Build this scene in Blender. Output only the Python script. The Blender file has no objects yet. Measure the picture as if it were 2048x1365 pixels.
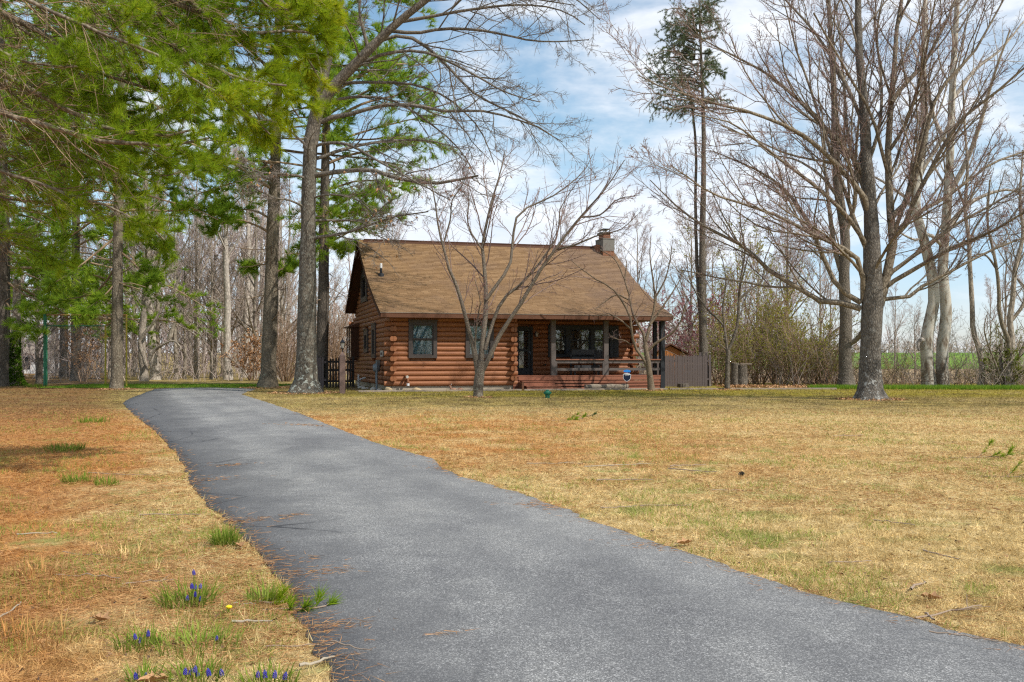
import bpy, bmesh, math, random
import numpy as np
from mathutils import Vector, Matrix
R_ = math.radians
rng = np.random.default_rng(11)
random.seed(11)
S = bpy.context.scene
COL = S.collection

# ---------------------------------------------------------------- camera
F, H, HY = 2000.0, 1.3, 718.0          # focal length in photo pixels, eye height, horizon row
cam = bpy.data.cameras.new('camera')
cam.sensor_width = 36.0
cam.lens = F / 2048 * 36.0
cam.shift_y = (HY - 682.5) / 2048
cam.clip_start, cam.clip_end = 0.1, 3000
camo = bpy.data.objects.new('camera', cam)
COL.objects.link(camo)
camo.location = (0, 0, H)
camo.rotation_euler = (R_(90), 0, 0)
S.camera = camo

# ---------------------------------------------------------------- world, sun, exposure
SUN_AZ, SUN_EL = 124.0, 47.0           # azimuth clockwise from +Y
world = bpy.data.worlds.new('World')
S.world = world
world.use_nodes = True
S.view_settings.view_transform = 'Standard'
S.view_settings.look = 'None'
S.view_settings.exposure = 0.42
S.view_settings.gamma = 1.0
S.view_settings.use_curve_mapping = False
S.cycles.max_bounces = 6
S.cycles.diffuse_bounces = 3
S.cycles.transparent_max_bounces = 8
S.cycles.use_denoising = False
S.cycles.filter_width = 1.25
S.cycles.caustics_reflective = False
S.cycles.caustics_refractive = False

sun = bpy.data.lights.new('sun', 'SUN')
sun.energy = 3.5
sun.angle = R_(0.6)
sun.color = (1.0, 0.95, 0.87)
suno = bpy.data.objects.new('sun', sun)
COL.objects.link(suno)
_d = Vector((math.sin(R_(SUN_AZ)) * math.cos(R_(SUN_EL)), math.cos(R_(SUN_AZ)) * math.cos(R_(SUN_EL)), math.sin(R_(SUN_EL))))
suno.rotation_euler = _d.to_track_quat('Z', 'Y').to_euler()
suno.location = (20, -10, 30)


class NT:
    """tiny node-tree helper"""
    def __init__(s, tree):
        s.t = tree
        s.n = tree.nodes
        s.l = tree.links

    def new(s, typ, ins=None, **props):
        nd = s.n.new(typ)
        for k, v in props.items():
            setattr(nd, k, v)
        for k, v in (ins or {}).items():
            s.set(nd, k, v)
        return nd

    def set(s, nd, key, v):
        sock = nd.inputs[key]
        if isinstance(v, bpy.types.NodeSocket):
            s.l.new(v, sock)
        elif isinstance(v, (tuple, list)) and sock.type == 'RGBA' and len(v) == 3:
            sock.default_value = (*v, 1)
        else:
            sock.default_value = v

    def noise(s, vec, scale, detail=4, rough=.55, dist=0.0):
        return s.new('ShaderNodeTexNoise', {'Vector': vec, 'Scale': scale, 'Detail': detail, 'Roughness': rough, 'Distortion': dist}).outputs[0]

    def ramp(s, fac, stops, interp='LINEAR'):
        nd = s.new('ShaderNodeValToRGB', {'Fac': fac})
        cr = nd.color_ramp
        cr.interpolation = interp
        while len(cr.elements) < len(stops):
            cr.elements.new(.5)
        for e, (p, c) in zip(cr.elements, stops):
            e.position = p
            e.color = (*c, 1) if len(c) == 3 else c
        return nd.outputs[0]

    def mix(s, fac, a, b, mode='MIX'):
        nd = s.new('ShaderNodeMix', data_type='RGBA', blend_type=mode)
        s.set(nd, 0, fac)
        s.set(nd, 6, a)
        s.set(nd, 7, b)
        return nd.outputs[2]

    def mth(s, op, a, b=0.0, c=None, clamp=False):
        nd = s.new('ShaderNodeMath', operation=op, use_clamp=clamp)
        s.set(nd, 0, a)
        s.set(nd, 1, b)
        if c is not None:
            s.set(nd, 2, c)
        return nd.outputs[0]

    def rng(s, v, a, b, c=0.0, d=1.0, smooth=True):
        nd = s.new('ShaderNodeMapRange', interpolation_type='SMOOTHSTEP' if smooth else 'LINEAR')
        for k, x in zip((0, 1, 2, 3, 4), (v, a, b, c, d)):
            s.set(nd, k, x)
        return nd.outputs[0]

    def map(s, vec, scale=(1, 1, 1), loc=(0, 0, 0), rot=(0, 0, 0)):
        return s.new('ShaderNodeMapping', {'Vector': vec, 'Scale': scale, 'Location': loc, 'Rotation': rot}).outputs[0]


def mat(name, build):
    m = bpy.data.materials.new(name)
    m.use_nodes = True
    m.node_tree.nodes.clear()
    g = NT(m.node_tree)
    out = g.new('ShaderNodeOutputMaterial')
    g.l.new(build(g), out.inputs[0])
    return m


def prin(g, col, rough=.8, normal=None, spec=.3, metal=0.0):
    d = {'Base Color': col, 'Roughness': rough, 'Specular IOR Level': spec, 'Metallic': metal}
    if normal is not None:
        d['Normal'] = normal
    return g.new('ShaderNodeBsdfPrincipled', d).outputs[0]


def bump(g, h, strength=.5, dist=.02):
    return g.new('ShaderNodeBump', {'Height': h, 'Strength': strength, 'Distance': dist}).outputs[0]


# sky: physical sky with procedural broken cloud
w = NT(world.node_tree)
w.n.clear()
sky = w.new('ShaderNodeTexSky', sky_type='NISHITA', sun_disc=False, sun_elevation=R_(SUN_EL), sun_rotation=R_(SUN_AZ),
            air_density=1.0, dust_density=.6, ozone_density=1.6)
tc = w.new('ShaderNodeTexCoord').outputs['Generated']
mp = w.map(tc, (1.0, 1.0, 2.4), (3.1, 1.7, .35))
n1 = w.noise(mp, 2.6, 7, .56, .25)
n2 = w.noise(w.map(tc, (1.0, 1.0, 3.2), (7.4, 2.2, .9)), 8.5, 5, .6, .4)
cl = w.mth('ADD', w.mth('MULTIPLY', n1, .78), w.mth('MULTIPLY', n2, .22))
zz = w.new('ShaderNodeSeparateXYZ', {0: tc}).outputs[2]
cl = w.mth('ADD', cl, w.rng(zz, 0.0, .17, -.045, 0.0))
cov = w.rng(cl, .41, .59)
skyc = w.mix(1.0, sky.outputs[0], w.mix(w.rng(zz, .02, .22), (.84, .88, 1.06), (.95, 1.03, .96)), 'MULTIPLY')
cloud = w.mix(w.rng(n2, .3, .7), (4.9, 5.3, 5.95), (6.2, 6.4, 6.7))
bg = w.new('ShaderNodeBackground', {'Color': w.mix(w.mth('MULTIPLY', cov, .93), skyc, cloud), 'Strength': 0.13})
w.l.new(bg.outputs[0], w.new('ShaderNodeOutputWorld').inputs[0])


# ---------------------------------------------------------------- placing
def at(px, py, Y):
    return np.array([(px - 1024) / F * Y, Y, H + (HY - py) / F * Y])


def gp(px, py):
    Y = F * H / (py - HY)
    return np.array([(px - 1024) / F * Y, Y, 0.0])


TH = R_(16)
HO = np.array([(781 - 1024) / F * 40, 40.0, 0.0])
HU = np.array([math.cos(TH), math.sin(TH), 0])
HW = np.array([-math.sin(TH), math.cos(TH), 0])


def onw(px, py, wv):
    d = np.array([(px - 1024) / F, 1, (HY - py) / F])
    c = np.array([0, 0, H]) - HO
    p = c + d * ((wv - c @ HW) / (d @ HW))
    return p @ HU, p[2]


def onu(px, py, uv):
    d = np.array([(px - 1024) / F, 1, (HY - py) / F])
    c = np.array([0, 0, H]) - HO
    p = c + d * ((uv - c @ HU) / (d @ HU))
    return p @ HW, p[2]


def terrain(x, y):
    t = np.clip((np.asarray(y, float) - 95) / 120, 0, 1)
    return 2.55 * t * t * (3 - 2 * t)


# ---------------------------------------------------------------- objects
def tag(o, label=None, cat=None, group=None, kind=None):
    for k, v in (('label', label), ('category', cat), ('group', group), ('kind', kind)):
        if v:
            o[k] = v
    return o


def link(name, data, parent=None, m=None):
    o = bpy.data.objects.new(name, data)
    COL.objects.link(o)
    if parent is not None:
        o.parent = parent
    if m is not None and data is not None and not data.materials:
        data.materials.append(m)
    return o


def thing(name, loc, label, cat, group=None, rz=0.0):
    o = bpy.data.objects.new(name, None)
    o.empty_display_size = .2
    COL.objects.link(o)
    o.location = tuple(float(x) for x in loc)
    o.rotation_euler = (0, 0, rz)
    return tag(o, label, cat, group)


def copy_tree(root, loc, rz=0.0, sc=1.0, label=None, name=None):
    r = root.copy()
    COL.objects.link(r)
    r.location = tuple(float(x) for x in loc)
    r.rotation_euler = (0, 0, rz)
    r.scale = (sc, sc, sc) if not isinstance(sc, tuple) else sc
    if label:
        r['label'] = label
    for ch in list(root.children):
        c = ch.copy()
        COL.objects.link(c)
        c.parent = r
        for g in ch.children:
            d = g.copy()
            COL.objects.link(d)
            d.parent = c
    return r


class MB:
    """collects plain shapes for one mesh"""
    def __init__(s):
        s.v, s.f = [], []

    def add(s, vs, fs):
        b = len(s.v)
        s.v += [tuple(float(c) for c in p) for p in vs]
        s.f += [tuple(b + i for i in f) for f in fs]
        return s

    def box(s, x0, x1, y0, y1, z0, z1):
        return s.add([(x, y, z) for z in (z0, z1) for y in (y0, y1) for x in (x0, x1)],
                     [(0, 2, 3, 1), (4, 5, 7, 6), (0, 1, 5, 4), (2, 6, 7, 3), (0, 4, 6, 2), (1, 3, 7, 5)])

    def prism(s, prof, d):
        """prof: 3-D points of one end, d: extrusion vector"""
        n = len(prof)
        a = [tuple(p) for p in prof]
        b = [tuple(p[i] + d[i] for i in range(3)) for p in prof]
        return s.add(a + b, [tuple(range(n))[::-1], tuple(range(n, 2 * n))] + [(i, (i + 1) % n, n + (i + 1) % n, n + i) for i in range(n)])

    def lathe(s, prof, c=(0, 0, 0), n=12):
        """prof: (r, z) from bottom to top"""
        vs, fs = [], []
        for r, z in prof:
            for i in range(n):
                a = 2 * math.pi * i / n
                vs.append((c[0] + r * math.cos(a), c[1] + r * math.sin(a), c[2] + z))
        m = len(prof)
        for j in range(m - 1):
            for i in range(n):
                k = (i + 1) % n
                fs.append((j * n + i, j * n + k, (j + 1) * n + k, (j + 1) * n + i))
        fs.append(tuple(range(n))[::-1])
        fs.append(tuple((m - 1) * n + i for i in range(n)))
        return s.add(vs, fs)

    def tube(s, pts, r, n=8):
        P = np.array(pts, float)[None]
        rr = np.full((1, len(pts)), r) if np.isscalar(r) else np.array(r, float)[None]
        v, q = tubes(P, rr, n)
        b = len(v)
        s.add(v, q.tolist())
        k = len(s.v) - b
        s.f.append(tuple(range(k, k + n))[::-1])
        s.f.append(tuple(range(k + b - n, k + b)))
        return s

    def mesh(s, name, smooth=False, bevel=0):
        me = bpy.data.meshes.new(name)
        me.from_pydata(s.v, [], s.f)
        me.update()
        if bevel:
            bm = bmesh.new()
            bm.from_mesh(me)
            bmesh.ops.bevel(bm, geom=bm.edges[:], offset=bevel, segments=1, affect='EDGES')
            bm.to_mesh(me)
            bm.free()
        if smooth:
            me.shade_smooth()
        return me

    def obj(s, name, m, parent=None, smooth=False, bevel=0):
        return link(name, s.mesh(name, smooth, bevel), parent, m)


def npmesh(name, V, Fc, smooth=False):
    """V (N,3), Fc (M,k) with one k"""
    me = bpy.data.meshes.new(name)
    V = np.ascontiguousarray(V, np.float32)
    Fc = np.ascontiguousarray(Fc, np.int32)
    k = Fc.shape[1]
    me.vertices.add(len(V))
    me.vertices.foreach_set('co', V.ravel())
    me.loops.add(Fc.size)
    me.loops.foreach_set('vertex_index', Fc.ravel())
    me.polygons.add(len(Fc))
    me.polygons.foreach_set('loop_start', np.arange(0, Fc.size, k, dtype=np.int32))
    me.update(calc_edges=True)
    me.validate()
    if smooth:
        me.shade_smooth()
    return me


def nrm(a):
    return a / np.maximum(np.linalg.norm(a, axis=-1, keepdims=True), 1e-9)


def tubes(P, R, sides, lump=0.0, seed=0):
    """P (B,n,3), R (B,n) -> verts, quads"""
    B, n, _ = P.shape
    T = np.empty_like(P)
    T[:, 1:-1] = P[:, 2:] - P[:, :-2]
    T[:, 0] = P[:, 1] - P[:, 0]
    T[:, -1] = P[:, -1] - P[:, -2]
    T = nrm(T)
    D = nrm(P[:, -1] - P[:, 0])
    ref = np.where(np.abs(D[:, 2:3]) < .8, np.array([[0, 0, 1.0]]), np.array([[1.0, 0, 0]]))
    N = nrm(np.cross(T, ref[:, None, :]))
    Bn = np.cross(T, N)
    a = np.arange(sides) * 2 * np.pi / sides
    off = N[:, :, None, :] * np.cos(a)[None, None, :, None] + Bn[:, :, None, :] * np.sin(a)[None, None, :, None]
    rad = R[:, :, None, None]
    if lump:
        g = np.random.default_rng(seed)
        rad = rad * (1 + lump * g.normal(size=(B, n, sides, 1)))
    V = (P[:, :, None, :] + off * rad).reshape(-1, 3)
    b = (np.arange(B) * n * sides)[:, None, None]
    j = (np.arange(n - 1) * sides)[None, :, None]
    i = np.arange(sides)[None, None, :]
    k = (np.arange(sides) + 1) % sides
    k = k[None, None, :]
    Q = np.stack([b + j + i, b + j + k, b + j + sides + k, b + j + sides + i], -1).reshape(-1, 4)
    return V, Q


def join(parts):
    Vs, Fs, o = [], [], 0
    for v, f in parts:
        Vs.append(v)
        Fs.append(f + o)
        o += len(v)
    return np.concatenate(Vs), np.concatenate(Fs)


def resample(pts, n):
    p = np.array(pts, float)
    if len(p) > 2:                                        # Catmull-Rom
        q = np.vstack([2 * p[0] - p[1], p, 2 * p[-1] - p[-2]])
        out = []
        for i in range(len(p) - 1):
            a, b, c, d = q[i:i + 4]
            for t in np.linspace(0, 1, 8, endpoint=False):
                out.append(.5 * (2 * b + (c - a) * t + (2 * a - 5 * b + 4 * c - d) * t * t + (3 * b - a - 3 * c + d) * t ** 3))
        out.append(p[-1])
        p = np.array(out)
    s = np.r_[0, np.cumsum(np.linalg.norm(np.diff(p, axis=0), axis=1))]
    t = np.linspace(0, s[-1], n)
    return np.stack([np.interp(t, s, p[:, i]) for i in range(3)], 1)


def grow(g, P, R, per, t0=.2, t1=.97, ang=(30, 55), L=.45, n=5, wander=.16, trop=(0, 0, .05), rr=.6, cl=.014, rmin=.004, taper=.35,
         shape=.55, flat=0.0, lmin=0.0, keep=None):
    """children of every polyline in P; per = children per parent"""
    B, m, _ = P.shape
    cnt = np.full(B, int(per)) if np.isscalar(per) else np.asarray(per, int)
    idx = np.repeat(np.arange(B), cnt)
    C = len(idx)
    pos = np.concatenate([np.arange(c) for c in cnt]) if C else np.zeros(0)
    t = t0 + (t1 - t0) * (pos + g.random(C)) / cnt[idx]
    f = t * (m - 1)
    i0 = np.minimum(f.astype(int), m - 2)
    fr = (f - i0)[:, None]
    A, Bp = P[idx, i0], P[idx, i0 + 1]
    p0 = A * (1 - fr) + Bp * fr
    T = nrm(Bp - A)
    rp = R[idx, i0] * (1 - fr[:, 0]) + R[idx, i0 + 1] * fr[:, 0]
    plen = np.linalg.norm(np.diff(P, axis=1), axis=2).sum(1)[idx]
    ln = np.maximum(plen * L * (1 - shape * t) * g.uniform(.55, 1.3, C), lmin)
    rnd = g.normal(size=(C, 3))
    if flat:
        rnd[:, 2] *= (1 - flat)
    side = nrm(np.cross(np.cross(T, rnd), T) if True else rnd)
    th = np.radians(g.uniform(ang[0], ang[1], C))[:, None]
    d = T * np.cos(th) + side * np.sin(th)
    st = (ln / (n - 1))[:, None]
    out = np.empty((C, n, 3))
    out[:, 0] = p0
    tr = np.array(trop)
    for k in range(1, n):
        d = nrm(d + wander * g.normal(size=(C, 3)) + tr)
        out[:, k] = out[:, k - 1] + d * st
    r0 = np.maximum(np.minimum(rp * rr, ln * cl), rmin)
    r = np.maximum(r0[:, None] * np.linspace(1, taper, n)[None], rmin * .7)
    return out, r


def tris_blades(pos, d, Ln, wd, g):
    """one thin triangle per blade"""
    side = nrm(np.cross(d, g.normal(size=d.shape)))
    V = np.empty((len(pos), 3, 3))
    V[:, 0] = pos - side * wd[:, None] * .5
    V[:, 1] = pos + side * wd[:, None] * .5
    V[:, 2] = pos + d * Ln[:, None]
    return V.reshape(-1, 3), np.arange(len(pos) * 3).reshape(-1, 3)


def tufts(g, pos, d, k, Ln, wd, spread=.8):
    p = np.repeat(pos, k, 0)
    dd = nrm(np.repeat(d, k, 0) + spread * nrm(g.normal(size=(len(p), 3))))
    p = p - dd * Ln * .05 + np.repeat(d, k, 0) * (g.random(len(p)) * Ln * .35)[:, None] * -1
    return tris_blades(p, dd, Ln * g.uniform(.7, 1.15, len(p)), np.full(len(p), wd), g)


def along(g, P, per, t0, t1):
    B, m, _ = P.shape
    idx = np.repeat(np.arange(B), per)
    t = g.uniform(t0, t1, len(idx)) * (m - 1)
    i0 = np.minimum(t.astype(int), m - 2)
    fr = (t - i0)[:, None]
    A, Bq = P[idx, i0], P[idx, i0 + 1]
    return A * (1 - fr) + Bq * fr, nrm(Bq - A)

# ---------------------------------------------------------------- materials
def OBJ(g):
    return g.new('ShaderNodeTexCoord').outputs['Object']


def POS(g):
    return g.new('ShaderNodeNewGeometry').outputs['Position']


def ISL(g):
    return g.new('ShaderNodeNewGeometry').outputs['Random Per Island']


def plain(name, col, rough=.7, var=.25, scale=6.0, bmp=.0, metal=0.0, spec=.3):
    def b(g):
        v = OBJ(g)
        n = g.noise(v, scale, 5, .6)
        c = g.mix(n, tuple(x * (1 - var) for x in col), tuple(min(1, x * (1 + var)) for x in col))
        nn = bump(g, g.noise(v, scale * 5, 4), bmp, .01) if bmp else None
        return prin(g, c, rough, nn, spec, metal)
    return mat(name, b)


def bark(name, dark, light, lichen=None, zs=.12, sc=9.0, bs=.7, lich_amt=.56):
    def b(g):
        v = OBJ(g)
        mv = g.map(v, (1, 1, zs))
        n = g.noise(mv, sc, 6, .65, .3)
        n2 = g.noise(v, 1.3, 4, .6)
        vo = g.new('ShaderNodeTexVoronoi', {'Vector': g.map(v, (1, 1, zs * 1.6)), 'Scale': sc * 1.6}, feature='DISTANCE_TO_EDGE').outputs[0]
        h = g.mth('ADD', n, g.mth('MULTIPLY', g.rng(vo, 0, .35), .5))
        c = g.mix(g.rng(h, .35, 1.05), dark, light)
        c = g.mix(g.mth('MULTIPLY', g.rng(n2, .35, .7), .35), c, tuple(x * 1.25 for x in light))
        if lichen:
            ln = g.noise(v, 7.0, 6, .7)
            z = g.new('ShaderNodeSeparateXYZ', {0: v}).outputs[2]
            m = g.mth('MULTIPLY', g.rng(ln, lich_amt, lich_amt + .06), g.rng(z, 1.9, .2, .25, 1.0))
            c = g.mix(m, c, lichen)
        return prin(g, c, .9, bump(g, h, bs, .03), .15)
    return mat(name, b)


def twig(name, a, b_):
    def b(g):
        c = g.mix(ISL(g), a, b_)
        return prin(g, c, .8, None, .2)
    return mat(name, b)


def leafy(name, stops, trans=.35):
    def b(g):
        r = ISL(g)
        n = g.noise(OBJ(g), .9, 3)
        f = g.mth('ADD', g.mth('MULTIPLY', r, .6), g.mth('MULTIPLY', g.rng(n, .3, .7), .4))
        c = g.ramp(f, stops)
        d = g.new('ShaderNodeBsdfDiffuse', {'Color': c}).outputs[0]
        t = g.new('ShaderNodeBsdfTranslucent', {'Color': g.mix(.5, c, (1.0, .95, .3), 'MULTIPLY')}).outputs[0]
        t2 = g.new('ShaderNodeBsdfTranslucent', {'Color': c}).outputs[0]
        return g.new('ShaderNodeMixShader', {0: trans, 1: d, 2: t2}).outputs[0]
    return mat(name, b)


# lawn colour shared by the soil sheet and every blade of dry grass
LG = bpy.data.node_groups.new('lawn_colour', 'ShaderNodeTree')
LG.interface.new_socket('Color', in_out='OUTPUT', socket_type='NodeSocketColor')
_g = NT(LG)
_p = _g.new('ShaderNodeNewGeometry').outputs['Position']
_s = _g.new('ShaderNodeSeparateXYZ', {0: _p})
_x, _y = _s.outputs[0], _s.outputs[1]
_p2 = _g.new('ShaderNodeCombineXYZ', {0: _x, 1: _y}).outputs[0]
_big = _g.noise(_p2, .22, 4, .6)
_mid = _g.noise(_p2, 1.1, 5, .65, .4)
_fin = _g.noise(_p2, 5.0, 5, .7, .3)
_side = _g.mth('ADD', _x, _g.mth('MULTIPLY', _y, .40))                      # >0 on the house side of the drive
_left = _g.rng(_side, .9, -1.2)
_c = _g.mix(_g.rng(_fin, .32, .68), (.49, .355, .155), (.77, .60, .315))        # straw
_or = _g.mth('ADD', _g.mth('MULTIPLY', _left, .50), _g.mth('MULTIPLY', _g.rng(_y, 8.5, 14.0, 0, 1), _g.rng(_y, 30, 19, 0, .27)))
_or = _g.mth('ADD', _or, _g.mth('SUBTRACT', _g.mth('MULTIPLY', _mid, .9), .40))
_or = _g.mth('MULTIPLY', _g.rng(_or, .08, .48), _g.rng(_x, 7, 0, .12, 1))
_c = _g.mix(_or, _c, _g.mix(_g.rng(_fin, .3, .7), (.41, .185, .06), (.62, .34, .13)))
_far = _g.mth('MULTIPLY', _g.rng(_y, 20, 29), _g.rng(_big, .25, .62, .5, 1))
_c = _g.mix(_far, _c, _g.mix(_g.rng(_mid, .3, .7), (.13, .095, .045), (.43, .33, .12)))
_moss = _g.mth('MULTIPLY', _g.mth('MULTIPLY', _g.rng(_y, 32.5, 35.5), _g.rng(_x, -9, -4)), _g.rng(_mid, .36, .58, .15, 1))
_c = _g.mix(_g.mth('MULTIPLY', _moss, .75), _c, (.33, .28, .03))
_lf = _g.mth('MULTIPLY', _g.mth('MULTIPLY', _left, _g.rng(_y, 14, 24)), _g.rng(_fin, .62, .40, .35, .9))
_c = _g.mix(_lf, _c, (.20, .10, .05))  # brown needle mulch, darkened to stand in for tree shade on the far left
_gr = _g.mth('MULTIPLY', _g.rng(_g.noise(_g.map(_p2, (1, 1, 1), (5, 9, 0)), 1.7, 5, .65, .5), .53, .68), _g.rng(_y, 24, 12, .45, .85))
_c = _g.mix(_g.mth('MULTIPLY', _gr, .8), _c, (.27, .32, .085))
_dirt = _g.rng(_g.noise(_g.map(_p2, (1, 1, 1), (25, 3, 0)), 2.3, 6, .7), .60, .74)
_c = _g.mix(_g.mth('MULTIPLY', _dirt, .6), _c, (.17, .10, .06))
_o = LG.nodes.new('NodeGroupOutput')
LG.links.new(_c, _o.inputs[0])


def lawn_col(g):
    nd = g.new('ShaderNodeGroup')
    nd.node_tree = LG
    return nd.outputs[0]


def _soil(g):
    v = POS(g)
    n = g.noise(v, 45, 5, .75)
    n2 = g.noise(v, 9, 5, .7)
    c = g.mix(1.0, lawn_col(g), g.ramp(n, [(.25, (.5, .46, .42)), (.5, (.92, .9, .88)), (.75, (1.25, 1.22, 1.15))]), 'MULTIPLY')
    return prin(g, c, .95, bump(g, g.mth('ADD', n, g.mth('MULTIPLY', n2, 1.5)), .8, .03), .05)


def _blade(g):
    r = ISL(g)
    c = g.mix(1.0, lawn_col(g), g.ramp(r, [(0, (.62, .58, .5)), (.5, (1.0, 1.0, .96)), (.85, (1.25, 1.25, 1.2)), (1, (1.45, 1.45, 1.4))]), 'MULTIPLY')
    d = g.new('ShaderNodeBsdfDiffuse', {'Color': c}).outputs[0]
    t = g.new('ShaderNodeBsdfTranslucent', {'Color': c}).outputs[0]
    return g.new('ShaderNodeMixShader', {0: .25, 1: d, 2: t}).outputs[0]


def _asphalt(g):
    v = POS(g)
    s = g.new('ShaderNodeSeparateXYZ', {0: v})
    p2 = g.new('ShaderNodeCombineXYZ', {0: s.outputs[0], 1: s.outputs[1]}).outputs[0]
    vo = g.new('ShaderNodeTexVoronoi', {'Vector': p2, 'Scale': 215.0}, feature='F1')
    cell = g.new('ShaderNodeSeparateXYZ', {0: vo.outputs['Color']}).outputs[0]
    vo2 = g.new('ShaderNodeTexVoronoi', {'Vector': p2, 'Scale': 120.0}, feature='F1')
    cell2 = g.new('ShaderNodeSeparateXYZ', {0: vo2.outputs['Color']}).outputs[1]
    agg = g.ramp(cell, [(0, (.095, .094, .094)), (.4, (.142, .141, .140)), (.7, (.188, .187, .184)), (.9, (.265, .262, .257)), (1, (.46, .455, .44))])
    agg = g.mix(g.mth('MULTIPLY', g.rng(cell2, .88, .97), .5), agg, (.50, .49, .475))
    agg = g.mix(g.mth('MULTIPLY', g.rng(vo.outputs['Distance'], .55, .85), .5), agg, (.05, .05, .05))
    big = g.noise(g.map(p2, (1, .45, 1), (0, 0, 0), (0, 0, R_(-22))), .75, 5, .6, .3)
    mid = g.noise(p2, 4.0, 6, .7)
    tone = g.mth('ADD', g.mth('MULTIPLY', big, .7), g.mth('MULTIPLY', mid, .3))
    c = g.mix(1.0, agg, g.ramp(tone, [(.36, (.66, .66, .68)), (.48, (.96, .96, .96)), (.60, (1.2, 1.19, 1.16))]), 'MULTIPLY')
    # older, sealed and darker strip along the left edge
    e = g.mth('ADD', s.outputs[0], g.mth('MULTIPLY', s.outputs[1], .385))
    e = g.mth('ADD', e, g.mth('MULTIPLY', g.mth('SUBTRACT', g.noise(p2, 1.6, 5, .7), .5), 1.6))
    c = g.mix(g.rng(e, 1.85, .85, 0, .74), c, (.062, .062, .066))
    # two worn wheel lanes running with the drive, and old oil spots
    lane = g.mth('ABSOLUTE', g.mth('SUBTRACT', g.mth('PINGPONG', g.mth('SUBTRACT', e, .62), .78), .39))
    c = g.mix(g.mth('MULTIPLY', g.rng(lane, .05, .36), g.rng(mid, .3, .7, .1, .42)), c, (.095, .095, .098))
    oil = g.noise(g.map(p2, (1, .6, 1), (13, 4, 0)), .55, 4, .6)
    c = g.mix(g.rng(oil, .63, .75, 0, .35), c, (.06, .06, .062))
    # hair cracks
    cr = g.new('ShaderNodeTexVoronoi', {'Vector': g.mix(.12, p2, g.new('ShaderNodeTexNoise', {'Vector': p2, 'Scale': 2.0}).outputs[1]), 'Scale': .55}, feature='DISTANCE_TO_EDGE').outputs[0]
    c = g.mix(g.mth('MULTIPLY', g.rng(cr, .009, .002), g.mth('MULTIPLY', g.rng(e, 1.7, .9), g.rng(g.noise(p2, .8, 2), .35, .5))), c, (.03, .03, .033))
    c = g.mix(1.0, c, (1.19, 1.19, 1.185), 'MULTIPLY')
    h = g.mth('ADD', g.mth('MULTIPLY', cell, .6), g.mth('MULTIPLY', mid, .6))
    return prin(g, c, .82, bump(g, h, .5, .006), .3)


M = {}
M['soil'] = mat('lawn_soil', _soil)
M['blade'] = mat('dry_grass', _blade)
M['asphalt'] = mat('asphalt', _asphalt)
M['needle_litter'] = twig('needle_litter', (.23, .095, .035), (.52, .29, .12))
def _field(g):
    v = POS(g)
    n = g.noise(g.map(v, (.05, .3, 1)), 1.0, 5, .65)
    r = g.noise(g.map(v, (1, .02, 1)), 1.4, 3, .6)
    c = g.ramp(g.mth('ADD', g.mth('MULTIPLY', n, .7), g.mth('MULTIPLY', r, .3)), [(.3, (.085, .175, .022)), (.5, (.12, .23, .026)), (.66, (.20, .25, .045)), (.75, (.28, .25, .09))])
    return prin(g, c, .95, None, .1)


M['field_green'] = mat('field_green', _field)
M['field_brown'] = plain('field_brown', (.34, .235, .125), .95, .3, .3, .3)
M['edge_grass'] = leafy('edge_grass', [(0, (.10, .20, .02)), (.5, (.18, .31, .03)), (1, (.30, .38, .06))])
M['weed'] = leafy('weed_green', [(0, (.09, .15, .02)), (.5, (.20, .28, .035)), (1, (.40, .42, .10))])
M['muscari'] = plain('grape_hyacinth_blue', (.055, .045, .36), .5, .3, 60)
M['dandelion'] = plain('dandelion_yellow', (.85, .60, .02), .6, .15, 60)
M['stick'] = twig('fallen_stick', (.16, .10, .065), (.42, .33, .25))
M['bark_oak'] = bark('bark_oak', (.05, .042, .032), (.185, .16, .125), (.42, .44, .38), .16, 16, .9, .53)
M['bark_maple'] = bark('bark_maple', (.05, .045, .04), (.20, .175, .145), (.40, .40, .37), .18, 17, .9, .545)
M['limb_maple'] = bark('limb_maple', (.085, .067, .048), (.275, .23, .17), None, .3, 9, .3)
M['bark_grey'] = bark('bark_grey', (.06, .05, .04), (.20, .17, .135), None, .2, 14, .8)
M['bench'] = plain('bench_charcoal', (.05, .05, .054), .6, .15, 5)
M['limb_oak'] = bark('limb_oak', (.07, .06, .047), (.225, .195, .155), None, .3, 9, .3)
M['bark_pine'] = bark('bark_pine', (.075, .06, .042), (.245, .205, .15), (.30, .32, .24), .22, 13, .8, .6)
M['bark_pine_dark'] = bark('bark_pine_dark', (.05, .042, .034), (.15, .125, .10), None, .22, 10, .8)
M['bark_small'] = bark('bark_ornamental', (.07, .053, .04), (.215, .18, .14), (.245, .235, .18), .25, 22, .5, .56)
M['bark_dog'] = bark('bark_dogwood', (.08, .06, .042), (.25, .19, .13), None, .3, 24, .4)
def _syc(g):
    v = OBJ(g)
    n = g.noise(g.map(v, (1, 1, .4)), 3.2, 5, .55, .6)
    n2 = g.noise(v, 11, 5, .6)
    z = g.new('ShaderNodeSeparateXYZ', {0: v}).outputs[2]
    c = g.ramp(n, [(.36, (.15, .115, .085)), (.44, (.27, .225, .17)), (.5, (.44, .42, .36)), (.6, (.48, .44, .37))], 'LINEAR')
    c = g.mix(g.mth('MULTIPLY', g.rng(z, 2.0, .3), g.rng(n2, .35, .6)), c, (.13, .10, .075))
    return prin(g, c, .85, bump(g, n2, .4, .02), .2)


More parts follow.
